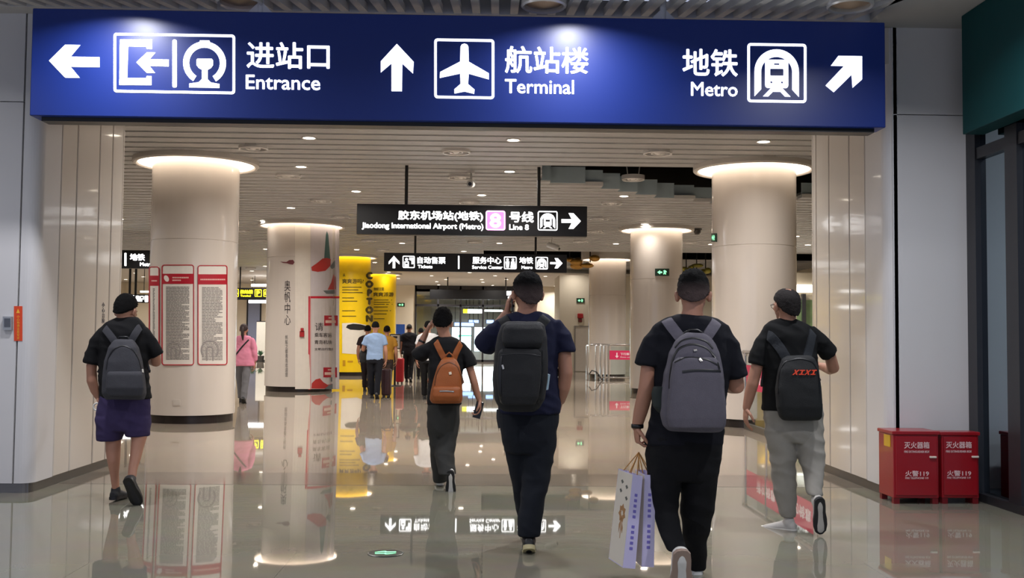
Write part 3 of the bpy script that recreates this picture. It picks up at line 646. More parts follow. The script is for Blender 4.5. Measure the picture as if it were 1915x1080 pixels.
# artwork on the advertising column (one thing with the column)
ac = ad; AY = 26.75; af = around(CXL + .05, AY, .86)
def onad(w0): return lambda u, v, w: af(u, v, w + w0)
GridArt(af, .012).patch(552, 419, 580, 727, 6).build('white_strip', mat('strip_white', (226, 218, 206), .3, coat=.3), ac)
g = GridArt(onad(.004), .004); g.text('奥帆中心', 532, 524, 543.5, 607, .0, vertical=True); g.build('vertical_lettering', m_ink_d, ac)
g = GridArt(onad(.004), .004); g.text('帆船之都青岛欢迎您', 533.5, 626, 538.5, 704, .0, vertical=True); g.build('small_lettering', m_ink, ac)
g = GridArt(onad(.004), .004); g.shape([(524, 489), (536, 489.5), (541, 486), (548, 485.5), (551, 490), (548, 494.5), (541, 493.5), (537, 492), (530, 491.5)]); g.build('emblem', mat('print_maroon', (112, 52, 58), .5), ac)
GridArt(onad(.003), .003).patch(581, 421, 634, 553, 8).build('picture_field', mat('print_lilac_grey', (204, 196, 198), .4), ac)
m_teal_p = mat('print_teal', (74, 106, 104), .5); m_redp = mat('print_vermilion', (184, 52, 48), .5); m_greyp = mat('print_slate', (104, 112, 114), .5)
g = GridArt(onad(.006), .003); g.shape([(609, 439), (611, 432), (613.5, 439), (617, 481), (618, 496), (604, 496), (606, 481)]); g.build('lighthouse_print', m_teal_p, ac)
g = GridArt(onad(.009), .002); g.shape([(582, 499), (592, 492), (603, 483), (611, 482), (618, 484), (617, 497), (608, 506), (594, 508), (583, 506)]); g.build('red_wave_print', m_redp, ac)
g = GridArt(onad(.006), .002); g.shape([(617, 498), (624, 488), (632, 487), (633, 489), (627, 499), (620, 503)]); g.shape([(629, 462), (633, 454), (634, 458), (634, 472), (631, 474), (628, 470)]); g.shape([(604, 543), (622, 542), (634, 541), (633, 547), (628, 549.5), (610, 549)]); g.build('hull_and_wave_print', m_greyp, ac)
g = GridArt(onad(.006), .003); g.shape([(612.5, 541), (619, 528), (623.5, 512), (625, 541)]); g.shape([(626, 541), (625, 514), (630, 525), (633, 540)]); g.build('red_sails_print', m_redp, ac)
g = GridArt(onad(.003), .008); g.patch(576.5, 553.5, 581, 728, 2); g.patch(581, 553.5, 634, 557.5, 8); g.build('red_border', mat('border_red', (196, 28, 52), .45), ac)
GridArt(onad(.002), .004).patch(581, 557.5, 634, 727, 8).build('lower_field', mat('print_grey_field', (206, 198, 194), .4), ac)
g = GridArt(onad(.007), .003); g.text('请', 589, 603, 604, 618, .0); g.text('乘车客运', 588, 622, 620, 630, 0); g.text('青岛机场', 588, 635.5, 620, 643, 0); g.text('文明出行您我他', 588, 650, 632, 655, 0); g.build('poem_lettering', m_ink_d, ac)
for y0, y1, x0, x1 in ((589.5, 608.5, 606, 631), (686.5, 705, 604.5, 629.5)):
    b_ = GridArt(onad(.007), .004).patch(x0, y0, x1, y1, 4).build('red_plaque_print', m_red, ac)
    g = GridArt(onad(.011), .002); g.patch(x0 + 2, y0 + 9, x1 - 2, y0 + 14, 4); g.patch(x0 + 8, y0 + 3.5, x1 - 8, y0 + 5.5, 3); g.build('plaque_words', mat('print_peach', (232, 196, 180), .5), b_)
g = GridArt(onad(.007), .003); g.shape([(582, 726), (583, 716), (590, 709), (598, 707), (604, 714), (612, 719), (620, 717), (616, 726)]); g.build('red_wave_print', m_redp, ac)
g = GridArt(onad(.010), .002); g.shape([(606, 727), (615, 719), (626, 716), (633, 719), (633, 727)]); g.patch(618, 705, 620.5, 713, 1); g.build('grey_wave_print', m_greyp, ac)
al = MB().box(0, 0, 0, 0, 0, 0)
q = af(564.5, 628, .012)
fa = thing('fire_alarm', 'small red fire alarm call point on the advertising column', 'alarm', q); n_ = Vector((q.x - CXL - .05, q.y - AY, 0)).normalized(); s_ = Vector((-n_.y, n_.x, 0))
def orb(c, n, s, a, b, z0, z1):   # block on a face: s across, n outward
    v = [c + s * x + n * y + Vector((0, 0, z)) for x in a for y in b for z in (z0, z1)]
    return MB().add(v, [(0, 1, 3, 2), (4, 6, 7, 5), (0, 4, 5, 1), (2, 3, 7, 6), (0, 2, 6, 4), (1, 5, 7, 3)])
orb(q, n_, s_, (-.055, .055), (0, .05), -.02, .13).build('housing', mat('alarm_red', (170, 30, 34), .4), fa, bevel=.012)
orb(q, n_, s_, (-.035, .035), (.0, .09), .13, .2).build('beacon', _M['alarm_red'], fa, bevel=.01)
# yellow columns
yf = around(CXL - .05, 37.3, .72)
yt = [o for o in bpy.data.objects if o.name.startswith('column') and abs(o.location.y - 37.3) < .01 and o.location.x < 0][0]
yt2 = [o for o in bpy.data.objects if o.name.startswith('column') and abs(o.location.y - 47.5) < .01][0]
m_yink = mat('yellow_print_ink', (74, 62, 12), .5)
g = GridArt(lambda u, v, w: yf(u, v, w + .004), .004); g.text('COPTON', 683, 508, 698, 602, .09, vertical=True); g.build('vertical_lettering', m_yink, yt)
g = GridArt(lambda u, v, w: yf(u, v, w + .004), .004); g.text('从', 641, 511, 646, 517, .02); g.text('爽爽游吗?', 640, 521, 680, 530, .02)
for k, yy in enumerate((536, 541, 546, 556, 562, 580, 590)): g.patch(640, yy, 640 + (36, 30, 38, 22, 28, 24, 26)[k], yy + 1.4, 5)
g.build('printed_lines', m_yink, yt)
g = GridArt(lambda u, v, w: yf(u, v, w + .004), .004); g.shape(fine([(640, 604), (664, 603), (684, 607), (686, 655), (668, 662), (640, 660)], 6)); g.build('white_picture', mat('picture_cream', (222, 214, 200), .4), yt)
g = GridArt(lambda u, v, w: yf(u, v, w + .008), .004); g.shape([(647, 612), (650, 607), (660, 605), (674, 606), (684, 609), (684, 616), (672, 617), (655, 616)]); g.build('dark_car_print', mat('car_black_print', (30, 28, 28), .4), yt)
g = GridArt(lambda u, v, w: yf(u, v, w + .006), .003); g.patch(641, 673, 646, 684, 2); g.patch(650, 674, 660, 677, 2); g.build('lower_print', mat('print_ochre', (190, 140, 10), .5), yt)
y2f = around(CXL, 47.5, .72)
g = GridArt(lambda u, v, w: y2f(u, v, w + .004), .004); g.text('你好三亚', 699, 537, 718, 543, .02); g.text('爽爽派游', 698, 546, 736, 554, .02)
for k, yy in enumerate((560, 564, 568, 573, 580, 586, 595)): g.patch(699, yy, 699 + (34, 30, 35, 26, 32, 24, 20)[k], yy + 1.2, 4)
g.build('printed_lines', m_yink, yt2)
# ---------------------------------------------------------------- ceiling fittings
m_diff = mat('diffuser_metal', (222, 220, 218), .25, .3); m_dome = mat('dome_dark', (50, 46, 44), .25)
def diffuser(px, py, label, rpx=None, z=ZC, group=None, Y=None, dark=False):
    p = C(px, py, z) if Y is None else P(px, py, Y); p.z -= .02 * (Y is None); r = .22
    t = thing('ceiling_diffuser', label, 'air diffuser', (p.x, p.y, p.z - .03), group); x, y, z = p
    MB().lathe([(r, z + .06), (r, z - .02), (r - .012, z - .03), (r - .03, z - .022), (r - .03, z + .06)], (x, y, 0), 32, cap=False).build('outer_ring', m_dome if dark else m_diff, t, smooth=True, split=40)
    MB().lathe([(.105, z + .05), (.112, z - .015), (.10, z - .025), (.085, z - .015), (.085, z + .05)], (x, y, 0), 32, cap=False).build('middle_ring', m_dome if dark else m_diff, t, smooth=True, split=40)
    MB().lathe([(.001, z - .028), (.03, z - .026), (.05, z - .012), (.052, z + .05), (.001, z + .05)], (x, y, 0), 24, cap=False).build('centre_cone', m_dome if dark else m_diff, t, smooth=True, split=40)
    mb = MB()
    for k in range(4):
        a = math.pi / 4 + math.pi / 2 * k; c, s = math.cos(a), math.sin(a); mb.tube([(x + .03 * c, y + .03 * s, z + .02), (x + (r - .02) * c, y + (r - .02) * s, z + .02)], .008, 6)
    mb.build('spider_bracket', m_dome if dark else m_diff, t); 
    return t
GD = 'round air diffusers set in the slatted ceiling'; LD = 'round metal air diffuser set flush in the slatted ceiling'
for q in ((474, 274), (539, 326), (600, 373), (637, 404), (451, 430), (486, 448), (469, 500), (853, 281), (861, 329), (877, 376), (690, 448), (715, 466), (888, 451), (1230, 283), (1144, 378), (1121, 407), (1113, 431), (1086, 450), (1289, 452)):
    diffuser(*q, LD, group=GD)
t = diffuser(1184, 334, 'round air diffuser hanging on rods inside the black ceiling opening', Y=19.6)
for dx in (-.1, .1): MB().tube([(t.location.x + dx, 19.6, t.location.z + .08), (t.location.x + dx * 3, 19.6, 6.0)], .012, 8).build('hanging_rod', m_diff, t)
for px, py, lb in ((1017, 9, 'round ceiling speaker above the middle of the blue sign'), (1590, 9, 'round ceiling speaker above the right end of the blue sign'), (448, 3, 'round ceiling speaker near the left rod of the blue sign')):
    p = C(px, py, ZC - .02); t = thing('ceiling_speaker', lb, 'speaker', (p.x, p.y, ZC - .05)); x, y = p.x, p.y; z = ZC - .02
    MB().lathe([(.19, z + .08), (.195, z - .012), (.18, z - .025), (.165, z - .012), (.165, z + .08)], (x, y, 0), 40, cap=False).build('rim', m_diff, t, smooth=True, split=40)
    MB().lathe([(.001, z - .03), (.06, z - .02), (.165, z + .02), (.165, z + .08), (.001, z + .08)], (x, y, 0), 40, cap=False).build('cone', mat('speaker_tan', (176, 150, 122), .4, var=.2), t, smooth=True, split=40)
# dark smoke-detector domes
def dome(px, py, label):
    p = C(px, py, ZC - .01); t = MB().lathe([(.001, ZC - .16), (.06, ZC - .15), (.09, ZC - .1), (.1, ZC - .04), (.12, ZC - .03), (.12, ZC + .06), (.001, ZC + .06)], (p.x, p.y, 0), 28, cap=False).build('dome_camera', m_dome, None, smooth=True, split=50)
    tag(recenter(t), label, 'camera')
dome(1304, 428, 'dark dome camera on the ceiling right of the second right column')
dome(584, 417, 'small dark dome camera at the top of the advertising column')
m_cctv = mat('camera_housing', (212, 210, 205), .35)
def cctv(px, py, Y, aim, label, L=.34, drop=.34):
    p = P(px, py, Y); t = thing('surveillance_camera', label, 'camera', p); a = Vector(aim).normalized(); side = a.cross(Vector((0, 0, 1))).normalized()
    b0 = p - a * L * .5; b1 = p + a * L * .5; r = .062
    MB().tube([b0, b0 + a * .02, b1 - a * .03, b1], [r * .8, r, r, r * .95], 20, side=side).build('housing', m_cctv, t, smooth=True, split=40)
    MB().tube([b1 - a * .01, b1 + a * .012], [r * .55, r * .5], 20).build('lens', m_dome, t, smooth=True, split=40)
    up = Vector((0, 0, r + .012)); MB().tube([b0 + up + a * .02, b1 + up + a * .05], [(r * 1.05, .008)] * 2, 8, side=side).build('sunshield', m_cctv, t)
    c = Vector((p.x, p.y, ZC)) - a * .05; MB().tube([p - a * .05 + Vector((0, 0, .05)), c + Vector((0, 0, .04))], .018, 10).build('stem', m_cctv, t, smooth=True, split=40)
    MB().lathe([(.001, ZC - .03), (.06, ZC - .03), (.07, ZC), (.07, ZC + .05), (.001, ZC + .05)], (c.x, c.y, 0), 20, cap=False).build('ceiling_mount', m_cctv, t, smooth=True, split=40)
cctv(880.5, 344, 17.9, (-.08, -1, -.12), 'white surveillance camera above the metro line sign, lens facing the entrance')
cctv(1035, 461, 25.5, (.8, -.5, -.32), 'white surveillance camera tilted down right of the ticket sign rods')

# ---------------------------------------------------------------- exit plates
m_exit = mat('exit_plate_dark', (40, 62, 50), .35); m_green = mat('exit_green_lit', (150, 240, 180), .5, emit=1.0, ecol=(130, 240, 170), var=0)
def exit_plate(fn, x0, y0, x1, y1, label):
    c = fn((x0 + x1) / 2, y1, 0); t = thing('exit_sign', label, 'exit sign', c)
    GridArt(fn, .03).patch(x0, y0, x1, y1, 6).build('plate', m_exit, t)
    g = GridArt(lambda u, v, w: fn(u, v, w + .03), .004); f = lambda a, b: (x0 + (x1 - x0) * a, y0 + (y1 - y0) * b)
    g.shape([f(.16, .5), f(.36, .22), f(.36, .4), f(.5, .4), f(.5, .62), f(.36, .62), f(.36, .8)]); g.shape([f(.58, .78), f(.62, .45), f(.58, .3), f(.66, .2), f(.76, .28), f(.84, .5), f(.74, .5), f(.78, .8), f(.7, .8), f(.68, .58), f(.64, .8)])
    g.build('running_man_and_arrow', m_green, t)
exit_plate(around(CXR, 26.75, .67), 1225, 502, 1250.5, 515.5, 'green exit plate facing the hall on the second right column')
exit_plate(around(CXR, 17.0, .68), 1333.2, 436, 1341, 452, 'green exit plate on the left edge of the nearest right column')
exit_plate(flat(YK, 1085, 561), 1078, 557, 1093, 566, 'green exit plate on the far white wall block')
exit_plate(flat(YW, 750, 570), 743, 566, 757, 573, 'exit plate on the back wall right of the yellow columns')
# red horn box on the far block
p = P(1085, 595, YK); t = thing('fire_alarm', 'red fire alarm horn on the far white wall block', 'alarm', (p.x, YK, p.z))
MB().box(p.x - .12, p.x + .12, YK - .12, YK, p.z, p.z + .2).build('horn', _M['alarm_red'], t, bevel=.03); MB().box(p.x - .07, p.x + .07, YK - .1, YK, p.z - .16, p.z).build('call_point', mat('alarm_dark_red', (96, 24, 22), .4), t, bevel=.02)
b = MB().box(P(741, 615, YW).x, P(757, 615, YW).x, YW - .06, YW, P(750, 630, YW).z, P(750, 606, YW).z).build('notice_board', mat('blue_panel', (30, 78, 160), .4), None); tag(recenter(b), 'blue notice panel on the back wall behind the dark suited man', 'board')

# ---------------------------------------------------------------- left pillar fittings
m_orange = mat('label_orange', (226, 74, 30), .45)
a = flat(YF, 34, 604); t = thing('wall_label', 'narrow orange vertical label on the left pillar front', 'label', a(34, 637, 0))
Art(a, .004).shape([(26.5, 572), (42, 572), (42, 637), (26.5, 637)]).build('plate', m_orange, t)
g = Art(lambda u, v, w: a(u, v, w + .004), .002); g.shape([(34.2, 577), (37.5, 585), (31, 585)]); g.text('小心地滑注意安全', 32, 589, 37, 634, .0, vertical=True); g.build('lettering', mat('label_yellow', (250, 190, 60), .5), t)
a = flat(YF, 16, 604); t = thing('switch_box', 'small grey metal box beside the orange label', 'box', a(16, 617, 0))
Art(a, .03).shape([(8, 591.5), (24.5, 591.5), (24.5, 616.5), (8, 616.5)]).build('housing', mat('switch_grey', (168, 170, 172), .35, .5), t)
Art(lambda u, v, w: a(u, v, w + .03), .004).shape([(11, 595), (22, 595), (22, 611), (11, 611)]).build('cover_plate', mat('switch_dark', (96, 98, 104), .3, .4), t)
def onleft(u, v, w): q = PX(u, v, XL); return Vector((XL + w, q.y, q.z))
g = Art(onleft, .004); g.text('小心台阶', 190.5, 565, 195.5, 604, .0, vertical=True); o = g.build('wall_lettering', mat('lettering_grey', (110, 106, 110), .5), None); tag(recenter(o), 'small grey vertical lettering on the left pillar side panel', 'lettering')

# ---------------------------------------------------------------- red fire extinguisher boxes
m_rbox = mat('extinguisher_red', (150, 14, 26), .3, coat=.3, var=.05); m_rboxd = mat('extinguisher_red_dark', (112, 10, 20), .4)
def red_box(x0, x1, yf, yb, zt, label, f, tx, sticker):
    t = thing('extinguisher_box', label, 'fire extinguisher box', ((x0 + x1) / 2, yf, 0))
    MB().box(x0 + .008, x1 - .008, yf, yb, .05, zt - .03).build('body', m_rbox, t, bevel=.004, seg=1)
    MB().box(x0 - .004, x1 + .004, yf - .012, yb + .006, zt - .03, zt).build('lid', m_rbox, t, bevel=.006)
    MB().box(x0 + .025, x1 - .025, yf - .012, yf, .075, zt - .045).build('door', m_rbox, t, bevel=.003, seg=1)
    mb = MB()
    for x in (x0 + .012, x1 - .062):
        for y in (yf + .005, yb - .055): MB().box(x, x + .05, y, y + .05, 0, .055).build('foot', m_rboxd, t)
    A = Art(lambda u, v, w: Vector((f(u, v).x, yf - .012 - w, f(u, v).z)), .003)
    a, b = tx
    A.text('灭火器箱', a, 825.5, b, 838, .012); A.text('FIRE EXTINGUISHER BOX', a, 842, b, 846, .01); A.build('title_lettering', mat('lettering_pale', (226, 196, 196), .5), t)
    A = Art(lambda u, v, w: Vector((f(u, v).x, yf - .012 - w, f(u, v).z)), .003)
    A.text('火警119', a + 2, 879.5, b - 1, 890, .012); A.text('FIRE TELEPHONE 119', a + 2, 891.5, b - 2, 895, .01)
    A.build('telephone_lettering', _M['lettering_pale'], t)
    h = f(b + (6 if sticker else 6), 854); MB().box(h.x - .03, h.x + .03, yf - .03, yf - .012, h.z - .008, h.z + .008).build('handle', mat('handle_cream', (226, 214, 200), .4), t, bevel=.004)
    if sticker:
        z = P(1670, 830, yf).z; MB().box(x0 + .004, x0 + .008, yf + .06, yf + .2, z - .03, z + .07).build('yellow_sticker', mat('sticker_yellow', (216, 170, 24), .5), t)
Yb = 8.93; f1 = lambda u, v: P(u, v, Yb - .012)
zt = P(1750, 806, Yb).z
XB = P(1669, 870, Yb).x, P(1757, 870, Yb).x, P(1761, 870, Yb).x, P(1834, 870, Yb).x
red_box(XB[0], XB[1], Yb, 9.26, zt, 'left red fire extinguisher box with a yellow sticker on its side', f1, (1691, 1738), True)
red_box(XB[2], min(XB[3], XG - .08), Yb + .02, 9.10, zt - .005, 'right red fire extinguisher box against the glazing frame', f1, (1771, 1819), False)

# ---------------------------------------------------------------- floor marker
p = F(721, 1034.5); t = thing('floor_marker', 'round dark floor marker with a glowing green arrow', 'floor marker', (p.x, p.y, 0.001))
MB().lathe([(.001, 0), (.115, 0), (.115, .004), (.108, .006), (.001, .006)], (p.x, p.y, 0), 40, cap=False).build('disc', mat('marker_steel', (60, 66, 64), .3, .6), t)
A = Art(lambda u, v, w: Vector((p.x + u, p.y + v, .006 + w)), .002); A.shape([(-.07, .012), (-.01, .03), (.0, .012), (.065, .02), (.065, .034), (.008, .028), (-.004, .05), (-.04, .034)]); A.shape([(.068, -.012), (.01, -.03), (0, -.012), (-.065, -.02), (-.065, -.034), (-.008, -.028), (.004, -.05), (.04, -.034)])
A.build('green_arrow', m_green, t)

# ---------------------------------------------------------------- barriers
m_chrome = mat('polished_steel', (200, 198, 196), .15, .95); m_pink = mat('banner_crimson', (206, 38, 88), .45)
m_clear = mat('barrier_glass', (225, 238, 238), .02, trans=1, var=0)
Yc = 34.6; q0 = P(1098, 700, Yc).x; q1 = P(1186, 700, Yc).x; zt = P(1140, 644, Yc).z
t = thing('crowd_barrier', 'chrome crowd barrier with crimson banner in front of the smallest far column', 'barrier', ((q0 + q1) / 2, Yc, 0))
MB().tube([(q0 + .1, Yc, zt), (q1, Yc, zt)], .03, 12).build('top_rail', m_chrome, t, smooth=True); MB().tube([(q0 + .3, Yc, .09), (q1, Yc, .09)], .03, 12).build('bottom_rail', m_chrome, t, smooth=True)
for px in (1098, 1115, 1124, 1131, 1138, 1184):
    x = P(px, 700, Yc).x; MB().box(x - .035, x + .035, Yc - .05, Yc + .05, 0, zt - .02).build('post', m_chrome, t, bevel=.015)
MB().box(P(1142, 700, Yc).x, q1, Yc - .01, Yc, .14, zt - .06).build('panel', m_clear, t)
a = flat(Yc - .04, 1160, 664); Art(a, .02).shape([(1140, 655), (1184, 655), (1184, 672), (1140, 672)]).build('banner', m_pink, t)
g = Art(lambda u, v, w: a(u, v, w + .02), .01); g.shape([(1152.5, 659), (1154.5, 659), (1154.5, 665), (1157, 665), (1153.5, 669), (1150, 665), (1152.5, 665)]); g.text('下行乘车', 1160, 659, 1182, 664, .02); g.text('Down only', 1160, 666, 1180, 669, .02); g.build('banner_lettering', mat('banner_white', (245, 225, 230), .5), t)
mb = MB().tube([(P(1100, 702, Yc).x, Yc - .3, .2), (P(1105, 694, Yc).x, Yc - .3, .33), (P(1114, 697, Yc).x, Yc - .3, .28), (P(1124, 708, Yc).x, Yc - .3, .02)], .02, 8); mb.build('stand_arm', m_black, t)
# glass railing beside the right pillar
Xr = 4.10; t = thing('glass_railing', 'glass railing with crimson banner running to the right pillar', 'railing', (Xr, 14.4, 0))
y0, y1 = YB + .1, 17.0 - .72
MB().tube([(Xr, y0, 1.2), (Xr, y1 + 1.0, 1.2)], .028, 14).build('top_rail', m_chrome, t, smooth=True)
for k in range(5):
    y = y0 + (y1 - y0) * k / 4; MB().box(Xr - .02, Xr + .02, y - .03, y + .03, 0, 1.19).build('post', m_chrome, t, bevel=.008)
MB().box(Xr - .006, Xr + .006, y0 + .03, y1, .1, 1.14).build('panel', m_clear, t); MB().box(Xr - .03, Xr + .03, y0, y1, 0, .1).build('kerb', m_kick, t)
MB().box(Xr - .014, Xr - .007, y0 + .8, y1 - .1, .62, 1.0).build('banner', m_pink, t)
g = Art(lambda u, v, w: Vector((Xr - .014 - w, y1 - .5 - u, v)), .003)
for k in range(2): g.text('请勿倚靠', 0.2 + k * 1.6, .88, 1.2 + k * 1.6, .72, .02)
g.build('banner_lettering', _M['banner_white'], t)

# ---------------------------------------------------------------- hung ornaments under the far opening
def ornament(px, py, Y, s, m, label):
    p = P(px, py, Y); t = thing('hanging_ornament', label, 'ornament', p); rr = random.Random(int(px))
    mb = MB(); v0 = []
    for k in range(9): mb.ball(p + Vector((rr.uniform(-1, 1) * s, rr.uniform(-.3, .3) * s, rr.uniform(-.25, .25) * s)), (s * rr.uniform(.2, .45), s * .3, s * rr.uniform(.12, .26)), 12, 8)
    mb.build('leafy_body', m, t, smooth=True)
    for dx in (-.6, .1, .7): MB().tube([(p.x + dx * s, Y, p.z), (p.x + dx * s, Y, 5.9)], .02, 6).build('cord', m_black, t)
ornament(1083, 490, 36.0, .55, mat('ornament_gold', (196, 148, 70), .3, .4, var=.3, bump=.6), 'golden hanging ornament right of the ticket sign')
ornament(1300, 503, 36.0, .52, mat('ornament_green_gold', (168, 160, 70), .4, .2, var=.4, bump=.6), 'green gold hanging ornament above the head of the grey backpack man')
# shops on the far right
sh = thing('shop_kiosk', 'lit shop front with greenery far right between column and pillar', 'shop', (11, 34, 0))
MB().box(8.9, 12.9, 34.0, 34.2, 0, 3.6).build('shop_wall', mat('shop_beige', (150, 140, 122), .6), sh)
MB().box(9.0, 12.8, 33.9, 34.0, 2.95, 3.2).build('header_light', mat('header_glow', (255, 250, 238), .5, emit=2.5, var=0), sh)
MB().box(9.4, 12.6, 33.95, 34.0, .1, 2.7).build('display_window', mat('display_green', (90, 110, 76), .3, var=.5, scale=4), sh)
for x in (9.3, 10.4, 11.5): MB().box(x, x + .12, 33.85, 34.0, 0, 2.9).build('mullion', m_frame, sh)
MB().box(9.3, 12.6, 33.3, 33.9, 1.0, 1.06).build('counter', mat('counter_dark', (40, 36, 34), .4), sh); MB().box(9.3, 12.6, 33.4, 33.9, 0, 1.0).build('counter_front', mat('counter_tan', (150, 120, 92), .5), sh)
# ---------------------------------------------------------------- people: helpers
from mathutils import noise
from mathutils.bvhtree import BVHTree
def vox(mb, size, smooth=4, name='mesh'):
    me = mb.mesh('tmp'); o = bpy.data.objects.new('tmp', me); COL.objects.link(o)
    r = o.modifiers.new('r', 'REMESH'); r.mode = 'VOXEL'; r.voxel_size = size; r.adaptivity = 0
    if smooth: sm = o.modifiers.new('s', 'SMOOTH'); sm.factor = .5; sm.iterations = smooth
    out = bake(o); out.name = name; return out
def folds(me, amp, sc=(6, 6, 13), seed=0, zlo=None, zhi=None):
    me.update(); n = len(me.vertices); co = np.empty(n * 3); me.vertices.foreach_get('co', co); co = co.reshape(-1, 3)
    no = np.empty(n * 3); me.vertices.foreach_get('normal', no); no = no.reshape(-1, 3)
    off = Vector((seed * 3.7, seed * 1.3, seed * 2.1))
    for i in range(n):
        p = co[i]; q = Vector((p[0] * sc[0], p[1] * sc[1], p[2] * sc[2] + p[0] * 4)) + off
        a = 1 - abs(noise.noise(q)) * 2.2; b = noise.noise(q * .45 + off)
        co[i] += no[i] * amp * (a * .6 + b)
    me.vertices.foreach_set('co', co.ravel()); me.update()
def join(*ms):
    a = ms[0]; bm = bmesh.new()
    for m in ms: bm.from_mesh(m)
    bm.to_mesh(a); bm.free(); return a
def hring(c, hx, hy, n=28, sq=1.0, yaw=0):
    o = []
    for i in range(n):
        t = 2 * math.pi * i / n; cx, sx = math.cos(t), math.sin(t)
        x = hx * math.copysign(abs(cx) ** sq, cx); y = hy * math.copysign(abs(sx) ** sq, sx)
        o.append(c + Vector((x * math.cos(yaw) - y * math.sin(yaw), x * math.sin(yaw) + y * math.cos(yaw), 0)))
    return o
def hloft(mb, rings):
    n = len(rings[0]); v = [p for r in rings for p in r]; f = []
    for i in range(len(rings) - 1):
        for j in range(n): f.append((i * n + j, i * n + (j + 1) % n, (i + 1) * n + (j + 1) % n, (i + 1) * n + j))
    f += [tuple(range(n)), tuple((len(rings) - 1) * n + j for j in range(n))]
    mb.add(v, f)
class Fig:
    """maps drawing coordinates to the world: either picture points at distance D, or metres about a foot point"""
    def __init__(s, D, base=None, hm=1.0):
        s.D = D; s.base = base; s.hm = hm
    def pt(s, q):
        dy = q[2] if len(q) > 2 else 0
        if s.base is None: return P(q[0], q[1], s.D + dy)
        return s.base + Vector((q[0] * s.hm, dy * s.hm, q[1] * s.hm))
    def ring(s, sec, k=1.0, sq=1.0):
        py, xl, xr, dy, hd = sec[:5]; sq = sec[5] if len(sec) > 5 else sq
        a = s.pt((xl, py, dy)); b = s.pt((xr, py, dy)); c = (a + b) / 2; c.z = (a.z + b.z) / 2
        return hring(c, (b.x - a.x) / 2 * k, hd * (s.hm if s.base is not None else 1) * k, sq=sq)
    def loft(s, mb, secs, k=1.0, sq=1.0): hloft(mb, [s.ring(q, k, sq) for q in secs])
    def tube(s, mb, pts, rad, k=1.0):
        m = s.hm if s.base is not None else 1
        mb.rounded_tube([s.pt(p) for p in pts], [r * k * m for r in rad], 16)
def hand(wrist, f, n, side, curl=.35, k=1.0, spread=.05, size=.0036, curls=None, thumb=.5):
    f = Vector(f).normalized(); n = Vector(n); n = (n - f * n.dot(f)).normalized(); s = f.cross(n) * side
    mb = MB(); w = Vector(wrist)
    mb.rounded_tube([w - f * .02 * k, w + f * .02 * k, w + f * .06 * k, w + f * .085 * k], [(.026 * k, .021 * k), (.033 * k, .019 * k), (.041 * k, .016 * k), (.039 * k, .012 * k)], 16, side=s)
    for i, (o, l) in enumerate(((.031, .95), (.0105, 1.06), (-.0105, .98), (-.031, .78))):
        p = w + f * (.086 - abs(o) * .12) * k + s * o * k; a = .1; c = (curls or [curl] * 4)[i]; pts = [p - f * .012 * k, p]; rr = [.0085 * k, .0088 * k]
        d0 = (f + s * o * spread * 30).normalized()
        for L, r in ((.043, .0082), (.027, .0076), (.022, .0066)):
            a += c; d = d0 * math.cos(a) + n * math.sin(a); p = p + d * L * l * k; pts.append(p); rr.append(r * k)
        mb.rounded_tube(pts, rr, 10, side=s)
    p = w + f * .018 * k + s * .026 * k; d1 = (f * .55 + s * .7 + n * .35).normalized(); d2 = (f * .85 + s * .25 + n * thumb).normalized(); d3 = (f * .9 - s * .1 + n * thumb * 1.2).normalized()
    p1 = p + d1 * .042 * k; p2 = p1 + d2 * .032 * k; p3 = p2 + d3 * .024 * k
    mb.rounded_tube([p, p1, p2, p3], [.015 * k, .0115 * k, .0098 * k, .008 * k], 10)
    return vox(mb, size * k, 2)
def head_mesh(c, yaw, pitch, k, neck_to, size=.006, wid=1.0):
    R = (Matrix.Rotation(-yaw, 3, 'Z') @ Matrix.Rotation(-pitch, 3, 'X')); T = lambda x, y, z: c + R @ (Vector((x * wid, y, z)) * k)
    mb = MB()
    def ball(x, y, z, r): mb.ball(T(x, y, z), tuple(q * k * (wid if i == 0 else 1) for i, q in enumerate(r)), 24, 16, R)
    ball(0, -.012, .022, (.076, .094, .092)); ball(0, .03, -.02, (.066, .062, .085)); ball(0, .045, -.075, (.046, .042, .036)); ball(0, -.03, -.03, (.066, .066, .06))
    for s in (-1, 1):
        ball(s * .084, -.010, -.020, (.014, .02, .032)); ball(s * .091, -.018, -.010, (.009, .014, .021)); ball(s * .04, .068, -.022, (.02, .016, .016)); ball(s * .03, .082, .012, (.024, .012, .009))
    mb.rounded_tube([T(0, .088, .005), T(0, .100, -.02), T(0, .108, -.032)], [.009 * k, .012 * k, .014 * k], 10); ball(.012, .094, -.033, (.009, .01, .008)); ball(-.012, .094, -.033, (.009, .01, .008))
    ball(0, .085, -.058, (.024, .01, .007)); ball(0, .083, -.068, (.021, .011, .008)); ball(0, .078, -.098, (.02, .014, .014))
    nb = T(0, -.022, -.05); mb.rounded_tube([nb, (nb + neck_to) / 2 + Vector((0, -.004, 0)), neck_to], [(.058 * k * wid, .06 * k), (.054 * k * wid, .057 * k), (.064 * k * wid, .066 * k)], 18, side=(1, 0, 0))
    return mb, T, R
